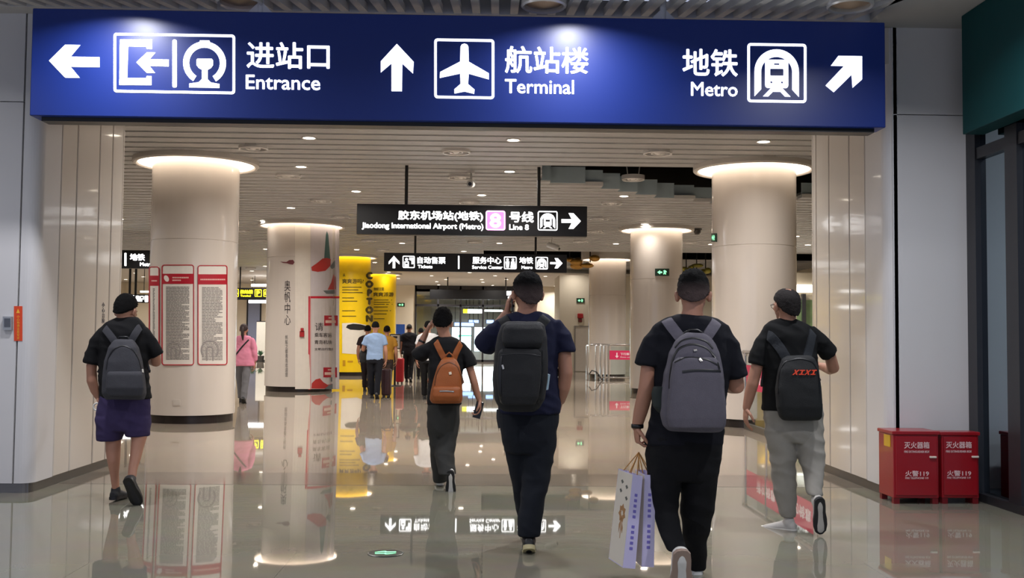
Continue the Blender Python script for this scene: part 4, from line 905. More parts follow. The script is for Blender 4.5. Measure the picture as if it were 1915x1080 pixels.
def hair_mesh(c, yaw, pitch, k, top=.022, sides=.008, front=58, side=97, back=122, seed=1, wid=1.0, res=56, rough=.004, bald=0):
    R = (Matrix.Rotation(-yaw, 3, 'Z') @ Matrix.Rotation(-pitch, 3, 'X')); v = []; f = []; nu, nv = res, res // 2 + 6
    for i in range(nv + 1):
        th = math.pi * i / nv
        for j in range(nu):
            a = 2 * math.pi * j / nu; d = Vector((math.sin(th) * math.cos(a), math.sin(th) * math.sin(a), math.cos(th)))
            fr = max(0, d.y) / max(1e-6, math.hypot(d.x, d.y)); bk = max(0, -d.y) / max(1e-6, math.hypot(d.x, d.y))
            lim = math.radians(side + (front - side) * fr ** 1.5 + (back - side) * bk ** .8) + noise.noise(Vector((d.x * 14 + seed, d.y * 14, 0))) * .05
            w = min(1, max(0, (lim - th) / .16)); w = w * w * (3 - 2 * w)
            tt = sides + (top - sides) * min(1, max(0, (1.25 - th) / .75))
            if bald: tt -= bald * math.exp(-((d.x) ** 2 + (d.y + .25) ** 2) * 5) * (d.z > 0)
            t = tt * w - .014 * (1 - w)
            q = Vector((c.x, c.y, c.z)) * 0 + d
            nz = noise.noise(Vector((d.x * 9 + seed, d.y * 9, d.z * 9))) * rough * w + noise.noise(Vector((d.x * 26 + seed, d.y * 26, d.z * 26))) * rough * .6 * w
            rx, ry, rz = .077 + t + nz, .095 + t + nz, .093 + t + nz
            if th > math.pi / 2:      # below the widest line the hair hangs down to the nape instead of closing under the skull
                u = (th - math.pi / 2) / (math.pi / 2); hor = math.sin(th) * (1 - w) + w * math.sqrt(1 - (.62 * u) ** 2) * (1 if u < .98 else 0); dz = math.cos(th) * (1 - w) - w * 1.4 * u
                v.append(c + R @ (Vector((math.cos(a) * hor * rx * wid, -.012 + math.sin(a) * hor * ry, .022 + dz * rz)) * k))
            else: v.append(c + R @ (Vector((d.x * rx * wid, -.012 + d.y * ry, .022 + d.z * rz)) * k))
    for i in range(nv):
        for j in range(nu): f.append((i * nu + j, (i + 1) * nu + j, (i + 1) * nu + (j + 1) % nu, i * nu + (j + 1) % nu))
    return MB().add(v, f)
def shoe(root, ankle, fdir, up, m_up, m_sole, k=1.0, wide=1.0, clog=False):
    f = Vector(fdir).normalized(); u = Vector(up); u = (u - f * u.dot(f)).normalized(); r = f.cross(u)
    o = Vector(ankle) - f * .055 * k - u * .085 * k; T = lambda x, y, z: o + (f * x + r * y * wide + u * z) * k
    mb = MB(); prof = [(-.005, .022, .026, .05), (.015, .034, .04, .052), (.055, .037, .05, .055), (.10, .039, .042, .05), (.15, .045, .033, .042), (.20, .047, .026, .034), (.24, .04, .02, .028), (.262, .022, .012, .024)]
    rings = []
    for x, w, h, z in prof: rings.append([T(x, w * math.cos(t), z - .012 + h * math.sin(t)) for t in [2 * math.pi * i / 20 for i in range(20)]])
    hloft(mb, rings); mb.rounded_tube([T(.052, 0, .06), T(.05, 0, .085)], [.042 * k, .040 * k], 14)
    me = vox(mb, .006 * max(1, k), 2)
    so = link('shoe', me, m_up, root, True)
    ol = [(-.008, .02), (-.012, 0), (-.008, -.02), (.01, -.034), (.06, -.036), (.11, -.038), (.16, -.047), (.21, -.047), (.25, -.036), (.27, -.01), (.268, .012), (.245, .036), (.2, .046), (.15, .044), (.10, .036), (.05, .037), (.01, .034)]
    n = len(ol); v = [T(x, y, 0) for x, y in ol] + [T(x * 1.0, y * 1.04, .012) for x, y in ol] + [T(x, y, .026) for x, y in ol]
    fs = [tuple(range(n))] + [tuple(2 * n + j for j in range(n))] + [(l * n + j, l * n + (j + 1) % n, (l + 1) * n + (j + 1) % n, (l + 1) * n + j) for l in (0, 1) for j in range(n)]
    MB().add(v, fs).build('sole', m_sole, so, smooth=True, split=50)
    return so
def bvh(me, mw=Vector((0, 0, 0))):
    return BVHTree.FromPolygons([v.co + mw for v in me.vertices], [tuple(p.vertices) for p in me.polygons])
def hits(tree, pts, back=0.0):
    o = []
    for q in pts:
        h = tree.ray_cast(EYE, ray(q[0], q[1]).normalized())
        if h[0] is not None: o.append((h[0], h[1]))
    return o
def dense(pts, n=6):
    o = []
    for a, b in zip(pts[:-1], pts[1:]): o += [(a[0] + (b[0] - a[0]) * i / n, a[1] + (b[1] - a[1]) * i / n) for i in range(n)]
    return o + [pts[-1]]
def ribbon(mb, pn, w, t=.006, lift=.004, relax=1):
    # a flat band through surface points with their normals
    p = [Vector(a) for a, _ in pn]; nn = [Vector(b) for _, b in pn]
    for _ in range(relax * 3):
        p = [p[0]] + [(p[i - 1] + p[i] * 2 + p[i + 1]) / 4 for i in range(1, len(p) - 1)] + [p[-1]]
        nn = [nn[0]] + [(nn[i - 1] + nn[i] * 2 + nn[i + 1]).normalized() for i in range(1, len(nn) - 1)] + [nn[-1]]
    v = []; f = []
    for i in range(len(p)):
        tg = (p[min(i + 1, len(p) - 1)] - p[max(i - 1, 0)]).normalized(); s = tg.cross(nn[i]).normalized() * w / 2; b = p[i] + nn[i] * lift
        v += [b - s - nn[i] * t, b - s + nn[i] * t * .7, b - s * .6 + nn[i] * t, b + s * .6 + nn[i] * t, b + s + nn[i] * t * .7, b + s - nn[i] * t]
    m = 6
    for i in range(len(p) - 1): f += [(i * m + j, i * m + (j + 1) % m, (i + 1) * m + (j + 1) % m, (i + 1) * m + j) for j in range(m)]
    f += [tuple(range(m)), tuple((len(p) - 1) * m + j for j in range(m))]
    mb.add(v, f)
m_skin = mat('skin_tan', (178, 128, 104), .5, var=.08, scale=14)
m_hair = mat('hair_black', (14, 13, 13), .85, var=.3, scale=90, bump=.9, bscale=220, spec=.15)
m_hair_thin = mat('hair_thin', (30, 25, 24), .7, var=.3, scale=60, bump=.6, bscale=200, spec=.25)
def faded_hair():
    m = m_hair.copy(); m.name = 'hair_black_cropped'; nt = m.node_tree; b = nt.nodes['Principled BSDF']
    src = b.inputs['Base Color'].links[0].from_socket; tc = nt.nodes.new('ShaderNodeTexCoord'); sx = nt.nodes.new('ShaderNodeSeparateXYZ'); nt.links.new(tc.outputs['Generated'], sx.inputs[0])
    r = nt.nodes.new('ShaderNodeMapRange'); r.inputs['From Min'].default_value = .62; r.inputs['From Max'].default_value = .30; r.inputs['To Max'].default_value = .75; nt.links.new(sx.outputs['Z'], r.inputs['Value'])
    mx = nt.nodes.new('ShaderNodeMix'); mx.data_type = 'RGBA'; nt.links.new(r.outputs['Result'], mx.inputs['Factor']); nt.links.new(src, mx.inputs['A']); mx.inputs['B'].default_value = (*lin((92, 78, 76)), 1); nt.links.new(mx.outputs['Result'], b.inputs['Base Color']); return m
m_hair_fade = faded_hair()
m_eye = mat('eye_dark', (40, 30, 26), .2)
def cloth(name, c, var=.10, bump=.35): return mat(name, c, .82, var=var, scale=18, bump=bump, bscale=420, spec=.25)
def person(sp):
    """one figure: a continuous body with hair, clothes and shoes as its parts"""
    fg = sp['fig']; root = thing('person', sp['label'], 'person', sp['base'], sp.get('group')); vs = sp.get('vox', .010); fk = fg.hm if fg.base is not None else 1
    hk = sp.get('hk', 1.0); hc = fg.pt(sp['head']); yaw, pit = map(math.radians, sp.get('look', (0, 0)))
    neck = fg.pt(sp['neck'])
    hm, T, R = head_mesh(hc, yaw, pit, hk, neck, wid=sp.get('hw', 1.0))
    body = MB(); fg.loft(body, sp['torso'], .86)
    for leg in sp['legs']: fg.loft(body, leg, .80)
    if 'skin_legs' in sp:
        for leg in sp['skin_legs']: fg.loft(body, leg)
    hips = sp.get('hips')
    if hips: fg.loft(body, hips, .86)
    hands = []
    for a in sp['arms']:
        fg.tube(body, a['pts'], a['r'])
        if 'hand' in a:
            h = a['hand']; w = fg.pt(a['pts'][-1]); hands.append(hand(w, h['f'], h['n'], h['side'], h.get('curl', .35), h.get('k', 1.0), curls=h.get('curls'), size=h.get('size', .0036), thumb=h.get('thumb', .5)))
    body.v += []; b0 = len(body.v)
    me = join(vox(body, vs, 3), vox(hm, sp.get('hvox', .0055), 2), *hands)
    bo = link('body', me, m_skin if 'skin' not in sp else sp['skin'], root, True)
    for s in (-1, 1): MB().ball(T(s * .032, .083, -.004), .0115 * hk, 12, 8).build('eye', m_eye, root, True)
    hp = dict(sp.get('hair', {})); hmat = hp.pop('m', m_hair); hair_mesh(hc, yaw, pit, hk, wid=sp.get('hw', 1.0), **hp).build('hair', hmat, root, True)
    sh = MB(); fg.loft(sh, sp['torso'])
    for s in sp['sleeves']: sh.tube([fg.pt(q) for q in s[0]], [r * (fg.hm if fg.base is not None else 1) for r in s[1]], 20)
    sm = vox(sh, vs, 4); folds(sm, sp.get('fold', .010), seed=sp.get('seed', 1)); tree = bvh(sm)
    link(sp.get('top_name', 'shirt'), sm, sp['shirt'], root, True)
    if sp.get('collar'):
        mb = MB(); q = neck + Vector((0, -.004, sp['collar'])); mb.lathe([(.066 * fk, -.014), (.074 * fk, -.016), (.070 * fk, .012), (.062 * fk, .012)], q, 28, cap=False); mb.build('collar', sp['shirt'], root, True)
    tr = MB(); fg.loft(tr, sp['hips'])
    for leg in sp['legs']: fg.loft(tr, leg)
    tm = vox(tr, vs, 4); folds(tm, sp.get('tfold', .011), (5, 5, 10), seed=sp.get('seed', 1) + 5)
    link(sp.get('bottom_name', 'trousers'), tm, sp['trousers'], root, True)
    for s in sp['shoes']:
        shoe(root, fg.pt(s['at']), s['f'], s['u'], s['m'], s['sole'], s.get('k', 1.0) * fk, s.get('wide', 1.0))
    return root, tree, tm
def backpack(label, fg, secs, m, tree, straps, sw, m_strap, base_px, sq=.62, group=None, front=None, vs=.009, fold=.004, seed=1):
    c = fg.pt(base_px); t = thing('backpack', label, 'backpack', c, group)
    mb = MB(); fg.loft(mb, secs, sq=sq)
    me = vox(mb, vs, 5); folds(me, fold, (5, 5, 8), seed=seed); pb = bvh(me); link('bag', me, m, t, True)
    if front:
        mb = MB(); fg.loft(mb, front, sq=.6); fm = vox(mb, vs * .9, 4); folds(fm, fold * .7, (6, 6, 9), seed=seed + 2); link('front_pocket', fm, m, t, True)
        mb2 = MB(); fg.loft(mb2, front, sq=.6); fg.loft(mb2, secs, sq=sq); pb = bvh(vox(mb2, vs, 4))
    for st in straps:
        pn = hits(tree, dense(st['px'], 8))
        last, ln = pn[-1]
        # over the shoulder, down the chest and back under the arm
        cx = st['front']
        for dx, dy, dz in ((0, .05, .02), (cx * .02, .16, -.03), (cx * .03, .25, -.12), (cx * .02, .27, -.22), (-cx * .04, .22, -.32), (-cx * .10, .10, -.38)):
            q = tree.find_nearest(last + Vector((dx, dy, dz)))
            if q[0] is not None: pn.append((q[0], q[1]))
        mb = MB(); ribbon(mb, pn, sw, .008, .006, 2); mb.build('shoulder_strap', m_strap, t, True, split=50)
    return t, pb
def seam(t, tree, name, px, w, m, lift=.002, th=.003, n=5, closed=False):
    pn = hits(tree, dense(px + [px[0]] if closed else px, n))
    if len(pn) < 2: print('seam misses', name, px); return None
    mb = MB(); ribbon(mb, pn, w, th, lift, 1); return mb.build(name, m, t, True, split=60)
m_zip = mat('zip_black', (20, 20, 22), .4); m_metal = mat('zip_pull_metal', (190, 186, 180), .25, .9)
m_rub_d = mat('rubber_dark', (34, 34, 36), .7); m_rub_w = mat('rubber_white', (224, 222, 214), .6); m_shoe_w = mat('shoe_white', (216, 214, 208), .6, var=.08); m_shoe_k = mat('shoe_black', (22, 22, 24), .45)
# ---------------------------------------------------------------- the five walkers near the entrance
# man with the grey backpack
g = Fig(6.05); gb = P(1290, 1085, 6.05)
blk = cloth('tee_black_navy', (19, 20, 28))
sp = dict(fig=g, base=(gb.x, 6.05, 0), label='man in black polo shirt with grey backpack carrying two white paper bags', vox=.009, seed=2,
    head=(1296.5, 549, .02), look=(12, 14), hk=1.03, hw=1.06, neck=(1294, 596, -.01), hair=dict(top=.026, sides=.009, back=162, side=98, seed=3, rough=.006, m=m_hair_fade), collar=-.004,
    torso=[(590, 1268, 1320, 0, .07), (596, 1248, 1342, 0, .088), (606, 1230, 1358, 0, .105), (625, 1221, 1366, 0, .118), (655, 1219, 1368, 0, .125), (690, 1221, 1363, 0, .125), (740, 1220, 1358, .01, .125), (790, 1214, 1354, .01, .13), (820, 1208, 1352, .01, .135), (831, 1207, 1350, .01, .134)],
    sleeves=[([(1240, 614), (1222, 640), (1214, 665), (1211, 683)], [.045, .058, .066, .072]), ([(1349, 614), (1364, 645), (1372, 680, .01), (1376, 702, .02)], [.045, .058, .064, .068])],
    hips=[(815, 1210, 1348, .01, .125), (850, 1207, 1346, .01, .132), (880, 1209, 1343, .01, .13), (896, 1214, 1338, .01, .11)],
    legs=[[(855, 1208, 1278, 0, .10), (890, 1210, 1276, -.01, .10), (925, 1217, 1270, -.02, .09), (955, 1224, 1266, -.03, .08), (980, 1228, 1270, -.08, .075), (1006, 1237, 1277, -.16, .068), (1030, 1248, 1286, -.22, .062)],
          [(855, 1274, 1346, 0, .10), (900, 1274, 1339, .02, .10), (954, 1274, 1333, .06, .088), (1005, 1276, 1324, .12, .078), (1040, 1283, 1321, .19, .07), (1062, 1287, 1318, .24, .066)]],
    arms=[dict(pts=[(1238, 618), (1213, 686), (1209, 724), (1199, 765, .02), (1191, 797, .03)], r=[.034, .046, .047, .043, .031], hand=dict(f=(.05, .05, -1), n=(1, .1, 0), side=1, curls=[.75, .8, .85, .9], k=1.02)),
          dict(pts=[(1350, 620), (1375, 700, .02), (1377, 722, .03), (1368, 722, .14), (1345, 712, .30)], r=[.034, .046, .049, .044, .032], hand=dict(f=(-.5, .6, .3), n=(-.3, .1, .9), side=-1, curl=.4))],
    shirt=blk, trousers=cloth('trousers_black', (15, 15, 18)),
    shoes=[dict(at=(1270, 1036, -.22), f=(.05, .30, -1), u=(0, 1, .25), m=m_shoe_w, sole=mat('sole_tan', (156, 134, 120), .7), k=1.06, wide=1.3), dict(at=(1302, 1056, .24), f=(.1, 1, -.03), u=(0, 0, 1), m=m_shoe_w, sole=m_rub_w, k=1.05)])
r_g, t_g, _ = person(sp)
# his watch
w = g.pt((1192, 796, .03)); MB().lathe([(.030, -.012), (.036, -.012), (.037, .0), (.036, .012), (.030, .012)], w, 24, cap=False).build('wristwatch', mat('watch_black', (24, 24, 26), .3), r_g, True)
m_gp = mat('pack_grey_fabric', (94, 90, 100), .8, var=.12, scale=30, bump=.4, bscale=300)
secs = [(622, 1284, 1316, -.20, .035), (629, 1272, 1328, -.20, .055), (640, 1262, 1336, -.20, .07), (660, 1252, 1344, -.21, .085), (695, 1243, 1351, -.21, .09), (735, 1238, 1355, -.21, .09), (775, 1235, 1357, -.21, .09), (796, 1240, 1355, -.21, .085), (806, 1250, 1347, -.21, .07)]
frontp = [(668, 1268, 1338, -.30, .03), (676, 1259, 1345, -.30, .04), (700, 1254, 1350, -.305, .05), (740, 1250, 1353, -.305, .055), (780, 1247, 1354, -.305, .055), (800, 1252, 1350, -.30, .05)]
bp, pb = backpack('grey backpack with dark zips on the man carrying paper bags', g, secs, m_gp, t_g, [dict(px=[(1279, 640), (1270, 628), (1256, 610), (1245, 597)], front=1), dict(px=[(1316, 640), (1322, 628), (1333, 612), (1341, 600)], front=-1)], .062, mat('strap_grey', (106, 102, 112), .8, bump=.3), (1295, 806, -.2), front=frontp, seed=3)
seam(bp, pb, 'main_zip', [(1252, 726), (1253, 700), (1259, 668), (1270, 650), (1295, 642), (1322, 650), (1338, 668), (1345, 690)], .012, m_zip)
seam(bp, pb, 'main_zip', [(1262, 650), (1275, 636), (1298, 631), (1322, 638), (1333, 652)], .010, m_zip)
seam(bp, pb, 'pocket_zip', [(1276, 695), (1300, 692), (1325, 692.5), (1347, 694)], .014, m_zip)
seam(bp, pb, 'pocket_zip', [(1262, 678), (1280, 668), (1300, 668), (1325, 673), (1341, 682)], .010, m_zip)
seam(bp, pb, 'zip_pull', [(1308, 671), (1312, 676)], .014, m_metal, .006); seam(bp, pb, 'zip_pull', [(1297, 656), (1303, 655)], .012, m_metal, .006)
mb = MB(); c = g.pt((1297, 622, -.16)); mb.tube([c + Vector((-.065, 0, -.03)), c + Vector((-.05, -.0, .0)), c + Vector((-.02, 0, .016)), c + Vector((.02, 0, .016)), c + Vector((.05, 0, 0)), c + Vector((.065, 0, -.03))], [(.012, .008)] * 6, 10, side=(0, 1, 0)); mb.build('carry_handle', m_zip, bp, True)
mb = MB(); g.loft(mb, [(722, 1222, 1246, -.16, .05), (735, 1218, 1247, -.16, .055), (760, 1221, 1248, -.17, .055), (772, 1232, 1250, -.17, .04)]); link('side_pocket', vox(mb, .008, 3), mat('mesh_pocket_dark', (34, 42, 40), .8), bp, True)
# his two paper bags
def paper_bag(label, corners, D, depth, m_face, art, slant, handle_top):
    # corners: picture points of the near gusset (top left, top right, bottom right, bottom left); the printed face runs back from its left edge
    tl, tr, br, bl = [P(x, y, D) for x, y in corners]; ax = Vector(depth)
    v = [bl, br, tr, tl, bl + ax, br + ax, tr + ax, tl + ax]
    zc = min(q.z for q in v); t = thing('paper_bag', label, 'bag', ((bl + br) / 2 + ax / 2).xyz * 1)
    t.location.z = zc
    mb = MB().add(v, [(0, 1, 2, 3), (5, 4, 7, 6), (4, 0, 3, 7), (1, 5, 6, 2), (4, 5, 1, 0)]); me = mb.mesh()
    o = link('bag_body', me, m_face, t); md = o.modifiers.new('thick', 'SOLIDIFY'); md.thickness = .002; md.offset = -1
    n = (br - bl).cross(tl - bl).normalized();
    if n.y > 0: n = -n
    gus = lambda u, v_, w: bl.lerp(br, u).lerp(tl.lerp(tr, u), v_) + n * w
    n2 = ax.cross(tl - bl).normalized()
    if n2.x > 0: n2 = -n2
    fac = lambda u, v_, w: (bl.lerp(tl, v_)) + ax * u + n2 * w
    return t, gus, fac, (tl, tr, ax)
m_lav = mat('bag_lavender_white', (205, 198, 232), .5, var=.02); m_crm = mat('bag_cream', (226, 218, 204), .5, var=.03); m_violet = mat('bag_violet_ink', (118, 108, 190), .5)
m_gold = mat('bag_gold_ink', (172, 128, 84), .5); m_dk = mat('bag_grey_ink', (96, 98, 92), .5); m_rope = mat('bag_rope', (206, 150, 84), .7)
hw = P(1194, 842, 6.08)
def dress(t, gus, fac, tops, face_art):
    for part in (0, 1):
        A = Art(gus, .0012)
        for k in range(5): v_ = .80 - (k + part * 5) * .058 - part * .05; A.shape(rrect(.36, v_, .64, v_ - .032, .012, 2))
        A.build('gusset_lettering', m_violet, t)
    Art(lambda u, v, w: fac(u, v, w), .001).shape([(.02, .01), (.98, .01), (.98, .99), (.02, .99)]).build('printed_face', m_crm, t)
    if face_art:
        A = Art(lambda u, v, w: fac(u, v, w + .001), .001)
        for k in range(7):
            a = k * .9; A.shape([(.42 + .17 * math.cos(a + .45 * j - .6) * (1 if j in (0, 2) else 1.4 if j == 1 else .35), .55 + .075 * math.sin(a + .45 * j - .6) * (1 if j in (0, 2) else 1.4 if j == 1 else .35)) for j in range(4)])
        A.shape([(.40, .5), (.45, .5), (.42, .28), (.39, .28)]); A.shape([(.46, .48), (.55, .42), (.52, .33), (.47, .40)]); A.shape([(.36, .46), (.28, .40), (.30, .34), (.37, .38)]); A.build('flower_print', m_gold, t)
        for (x, y) in ((.62, .88), (.30, .84), (.66, .78), (.25, .72)):
            A = Art(lambda u, v, w: fac(u, v, w + .001), .001); A.shape([(x - .09, y), (x, y + .025), (x + .09, y + .008), (x, y - .022)]); A.build('leaf_print', m_dk, t)
    tl, tr, ax = tops
    for side in (0, 1):
        a0 = (tl.lerp(tr, .1 + .8 * side) + ax * .3); a1 = tl.lerp(tr, .1 + .8 * side) + ax * .7
        mid = hw + Vector((.004 * side, .012 * side, -.012)); MB().tube([a0 + Vector((0, 0, -.03)), a0, a0.lerp(mid, .55) + Vector((0, -.005, 0)), mid, a1.lerp(mid, .55) + Vector((0, .005, 0)), a1, a1 + Vector((0, 0, -.03))], .0032, 8).build('rope_handle', m_rope, t, True)
b1 = paper_bag('left white paper bag printed with a gold flower', [(1184, 886), (1202, 890), (1188, 1063), (1165, 1061)], 5.98, (-.052, .25, .0), m_lav, None, 0, None); dress(*b1, True)
b2 = paper_bag('right white paper bag beside the black trousers, showing its lavender side', [(1206, 887), (1226, 888), (1223, 1060), (1200, 1059)], 6.0, (-.02, .24, 0), m_lav, None, 0, None); dress(*b2, False)

# man in the navy polo with the black backpack
g = Fig(7.03); gb = P(985, 1020, 7.03)
sp = dict(fig=g, base=(gb.x, 7.03, 0), label='man in navy polo shirt and dark jeans, phone held to his left ear', vox=.010, seed=4,
    head=(986, 547, .0), look=(-14, 4), hk=1.08, hw=1.07, neck=(985, 590, -.01), hair=dict(top=.020, sides=.011, back=166, side=98, seed=5, rough=.006, m=m_hair_fade), collar=-.004,
    torso=[(582, 962, 1008, 0, .068), (589, 946, 1026, 0, .09), (598, 935, 1038, 0, .11), (615, 930, 1044, 0, .13), (650, 928, 1046, 0, .145), (690, 930, 1043, 0, .15), (730, 931, 1046, 0, .155), (760, 932, 1048, 0, .155), (772, 933, 1047, 0, .15)],
    sleeves=[([(945, 604), (926, 622, .03), (912, 638, .08), (906, 645, .11)], [.05, .068, .075, .078]), ([(1034, 604), (1050, 630), (1054, 645), (1055, 658)], [.05, .065, .072, .078])],
    hips=[(760, 934, 1045, 0, .14), (790, 936, 1043, 0, .15), (820, 939, 1040, 0, .145), (845, 946, 1034, 0, .12)],
    legs=[[(810, 984, 1042, 0, .11), (850, 978, 1037, -.01, .11), (900, 976, 1029, -.04, .098), (950, 972, 1017, -.09, .085), (982, 967, 1012, -.14, .078), (1002, 968, 1010, -.16, .076)],
          [(810, 938, 994, .02, .11), (850, 947, 994, .05, .10), (900, 957, 996, .10, .09), (950, 966, 998, .18, .08), (986, 974, 1002, .26, .07)]],
    arms=[dict(pts=[(945, 608), (912, 640, .09), (905, 650, .13), (929, 614, .12), (948, 586, .06)], r=[.036, .05, .052, .046, .034], hand=dict(f=(.12, -.02, 1), n=(1, .1, -.1), side=1, curls=[.3, .35, .35, .4], k=1.05)),
          dict(pts=[(1036, 608), (1055, 660), (1058, 698, -.02), (1054, 725, -.01), (1048, 748, .03)], r=[.036, .05, .049, .045, .034], hand=dict(f=(-.15, .2, -1), n=(-1, .1, 0), side=-1, curl=.2))],
    shirt=cloth('polo_navy', (25, 28, 54)), trousers=cloth('jeans_dark', (22, 26, 34)),
    shoes=[dict(at=(989, 1004, -.16), f=(.04, .85, -.42), u=(0, .42, .85), m=m_shoe_k, sole=mat('sole_cream', (196, 184, 140), .6), k=1.1), dict(at=(988, 990, .27), f=(-.05, 1, -.02), u=(0, 0, 1), m=m_shoe_k, sole=_M['sole_cream'], k=1.08)])
r_n, t_n, tn_m = person(sp)
m_bp = mat('pack_black_fabric', (24, 25, 28), .75, var=.2, scale=26, bump=.45, bscale=260)
secs = [(601, 948, 1010, -.22, .05), (608, 938, 1018, -.23, .075), (630, 930, 1023, -.24, .10), (670, 924, 1024, -.25, .12), (710, 921, 1023, -.25, .125), (745, 924, 1018, -.25, .12), (762, 933, 1008, -.24, .10), (768, 942, 998, -.24, .08)]
frontp = [(652, 938, 1006, -.36, .03), (660, 932, 1012, -.37, .04), (700, 929, 1012, -.38, .05), (740, 932, 1008, -.38, .05), (756, 940, 1000, -.37, .04)]
bp, pb = backpack('large black backpack on the man in the navy polo', g, secs, m_bp, t_n, [dict(px=[(957, 625), (950, 610), (943, 598), (938, 593)], front=1), dict(px=[(1001, 625), (1008, 610), (1016, 600), (1022, 594)], front=-1)], .07, m_bp, (975, 768, -.2), front=frontp, seed=5)
mb = MB(); g.loft(mb, [(605, 948, 1010, -.30, .05), (615, 940, 1016, -.31, .07), (640, 938, 1015, -.34, .055), (650, 944, 1010, -.34, .03)], sq=.6); lm = vox(mb, .009, 4); folds(lm, .004, seed=3); link('top_flap', lm, m_bp, bp, True)
seam(bp, pb, 'pocket_zip', [(936, 664), (960, 660), (990, 661), (1010, 666)], .01, m_zip); seam(bp, pb, 'zip_pull', [(940, 682), (942, 690)], .012, m_metal, .006)
lb_ = bvh(lm); seam(bp, lb_, 'buckle', [(951, 619), (955, 624)], .016, m_metal, .006)
for px in ([(938, 655), (935, 690), (935, 730), (938, 752)], [(1012, 655), (1014, 690), (1012, 730), (1006, 752)]): seam(bp, pb, 'compression_strap', px, .02, m_zip)
mb = MB(); c0 = g.pt((932, 765, -.26)); mb.tube([c0, c0 + Vector((.0, 0, -.06)), c0 + Vector((.012, 0, -.12))], [(.012, .003)] * 3, 8, side=(1, 0, 0)); mb.build('hanging_strap', m_zip, bp)
mb = MB(); c0 = g.pt((1022, 714, -.27)); mb.add([c0 + Vector(q) for q in ((-.02, -.0, -.055), (.012, 0, -.05), (.024, 0, .05), (-.004, 0, .055), (-.02, .02, -.055), (.012, .02, -.05), (.024, .02, .05), (-.004, .02, .055))], [(0, 1, 2, 3), (7, 6, 5, 4), (0, 4, 5, 1), (1, 5, 6, 2), (2, 6, 7, 3), (3, 7, 4, 0)])
o = mb.build('face_mask_packet', mat('packet_blue_white', (176, 206, 222), .4, var=.25, scale=12), None, bevel=.004); tag(recenter(o), 'pale blue packet tucked into the side of the large black backpack', 'packet')
ph = g.pt((957.5, 563, .045)); t = MB().add([ph + Vector(q) for q in [(x, y, z) for x in (-.005, .005) for y in (-.036, .036) for z in (-.075, .075)]], [(0, 1, 3, 2), (4, 6, 7, 5), (0, 4, 5, 1), (2, 3, 7, 6), (0, 2, 6, 4), (1, 5, 7, 3)]).build('mobile_phone', mat('phone_black', (16, 16, 18), .2), None, bevel=.003); tag(recenter(t), 'phone held to the left ear of the man in the navy polo', 'phone')

# youth with the orange backpack
g = Fig(9.75); gb = P(830, 905, 9.75)
sp = dict(fig=g, base=(gb.x, 9.75, 0), label='slim man in black tee and wide dark trousers raising his left hand to his head', vox=.010, seed=6,
    head=(828, 603, .0), look=(4, 6), hk=.99, hw=.99, neck=(833, 633, -.01), hair=dict(top=.032, sides=.017, back=146, side=98, seed=8, rough=.010),
    torso=[(629, 822, 846, 0, .062), (633, 812, 856, 0, .08), (639, 805, 863, 0, .098), (652, 803, 866, 0, .11), (680, 803, 866, 0, .115), (715, 801, 864, 0, .12), (745, 799, 862, 0, .125), (756, 799, 862, 0, .125)],
    sleeves=[([(812, 646), (799, 654, .02), (786, 662, .06), (784, 665, .07)], [.045, .062, .075, .08]), ([(859, 644), (870, 660), (877, 675), (880, 685)], [.042, .056, .064, .07])],
    hips=[(748, 800, 861, 0, .115), (775, 799, 860, 0, .12), (800, 800, 858, 0, .125), (815, 803, 855, 0, .11)],
    legs=[[(800, 826, 858, 0, .10), (825, 817, 853, -.03, .11), (848, 814, 848, -.08, .11), (868, 816, 849, -.14, .11), (886, 820, 852, -.2, .105)],
          [(800, 800, 834, 0, .10), (825, 803, 834, .02, .11), (850, 806, 834, .05, .11), (875, 809, 835, .09, .105), (900, 811, 835, .13, .10)]],
    arms=[dict(pts=[(810, 648), (784, 664, .07), (779, 664, .09), (788, 640, .10), (797, 622, .09)], r=[.03, .04, .042, .036, .027], hand=dict(f=(.35, -.25, .8), n=(.8, .2, -.3), side=1, curl=.2)),
          dict(pts=[(858, 648), (879, 688), (887, 716), (892, 735, .02), (896, 747, .03)], r=[.03, .038, .037, .033, .026], hand=dict(f=(.1, .1, -1), n=(-1, -.2, 0), side=-1, curls=[.5, .6, .6, .7]))],
    shirt=cloth('tee_black', (22, 22, 24)), trousers=cloth('trousers_charcoal', (52, 52, 50)),
    shoes=[dict(at=(843, 884, -.2), f=(.02, .35, -1), u=(0, 1, .3), m=m_shoe_w, sole=m_rub_d, k=.98), dict(at=(823, 888, .13), f=(-.05, 1, 0), u=(0, 0, 1), m=m_shoe_w, sole=m_rub_w, k=.98)])
r_o, t_o, _ = person(sp)
w = g.pt((789, 638, .10)); a_ = (g.pt((797, 622, .09)) - g.pt((788, 640, .10))).normalized(); MB().tube([w - a_ * .012, w + a_ * .012], .036, 18).build('wristwatch', _M['watch_black'], r_o, True)
m_op = mat('pack_orange_leather', (152, 80, 28), .55, var=.12, scale=12, bump=.2, bscale=120)
secs = [(668, 832, 848, -.17, .035), (673, 825, 854, -.18, .055), (685, 818, 860, -.19, .07), (705, 812, 864, -.195, .08), (730, 806, 865, -.2, .085), (746, 804, 865, -.2, .08), (753, 808, 862, -.2, .065)]
frontp = [(722, 812, 859, -.27, .03), (727, 809, 862, -.275, .04), (740, 808, 862, -.28, .045), (750, 811, 859, -.275, .035)]
bp, pb = backpack('orange brown backpack on the slim man in the black tee', g, secs, m_op, t_o, [dict(px=[(834, 676), (828, 664), (820, 648), (815, 637)], front=1), dict(px=[(847, 676), (851, 662), (858, 648), (862, 640)], front=-1)], .055, m_op, (835, 753, -.2), front=frontp, seed=7, fold=.003)
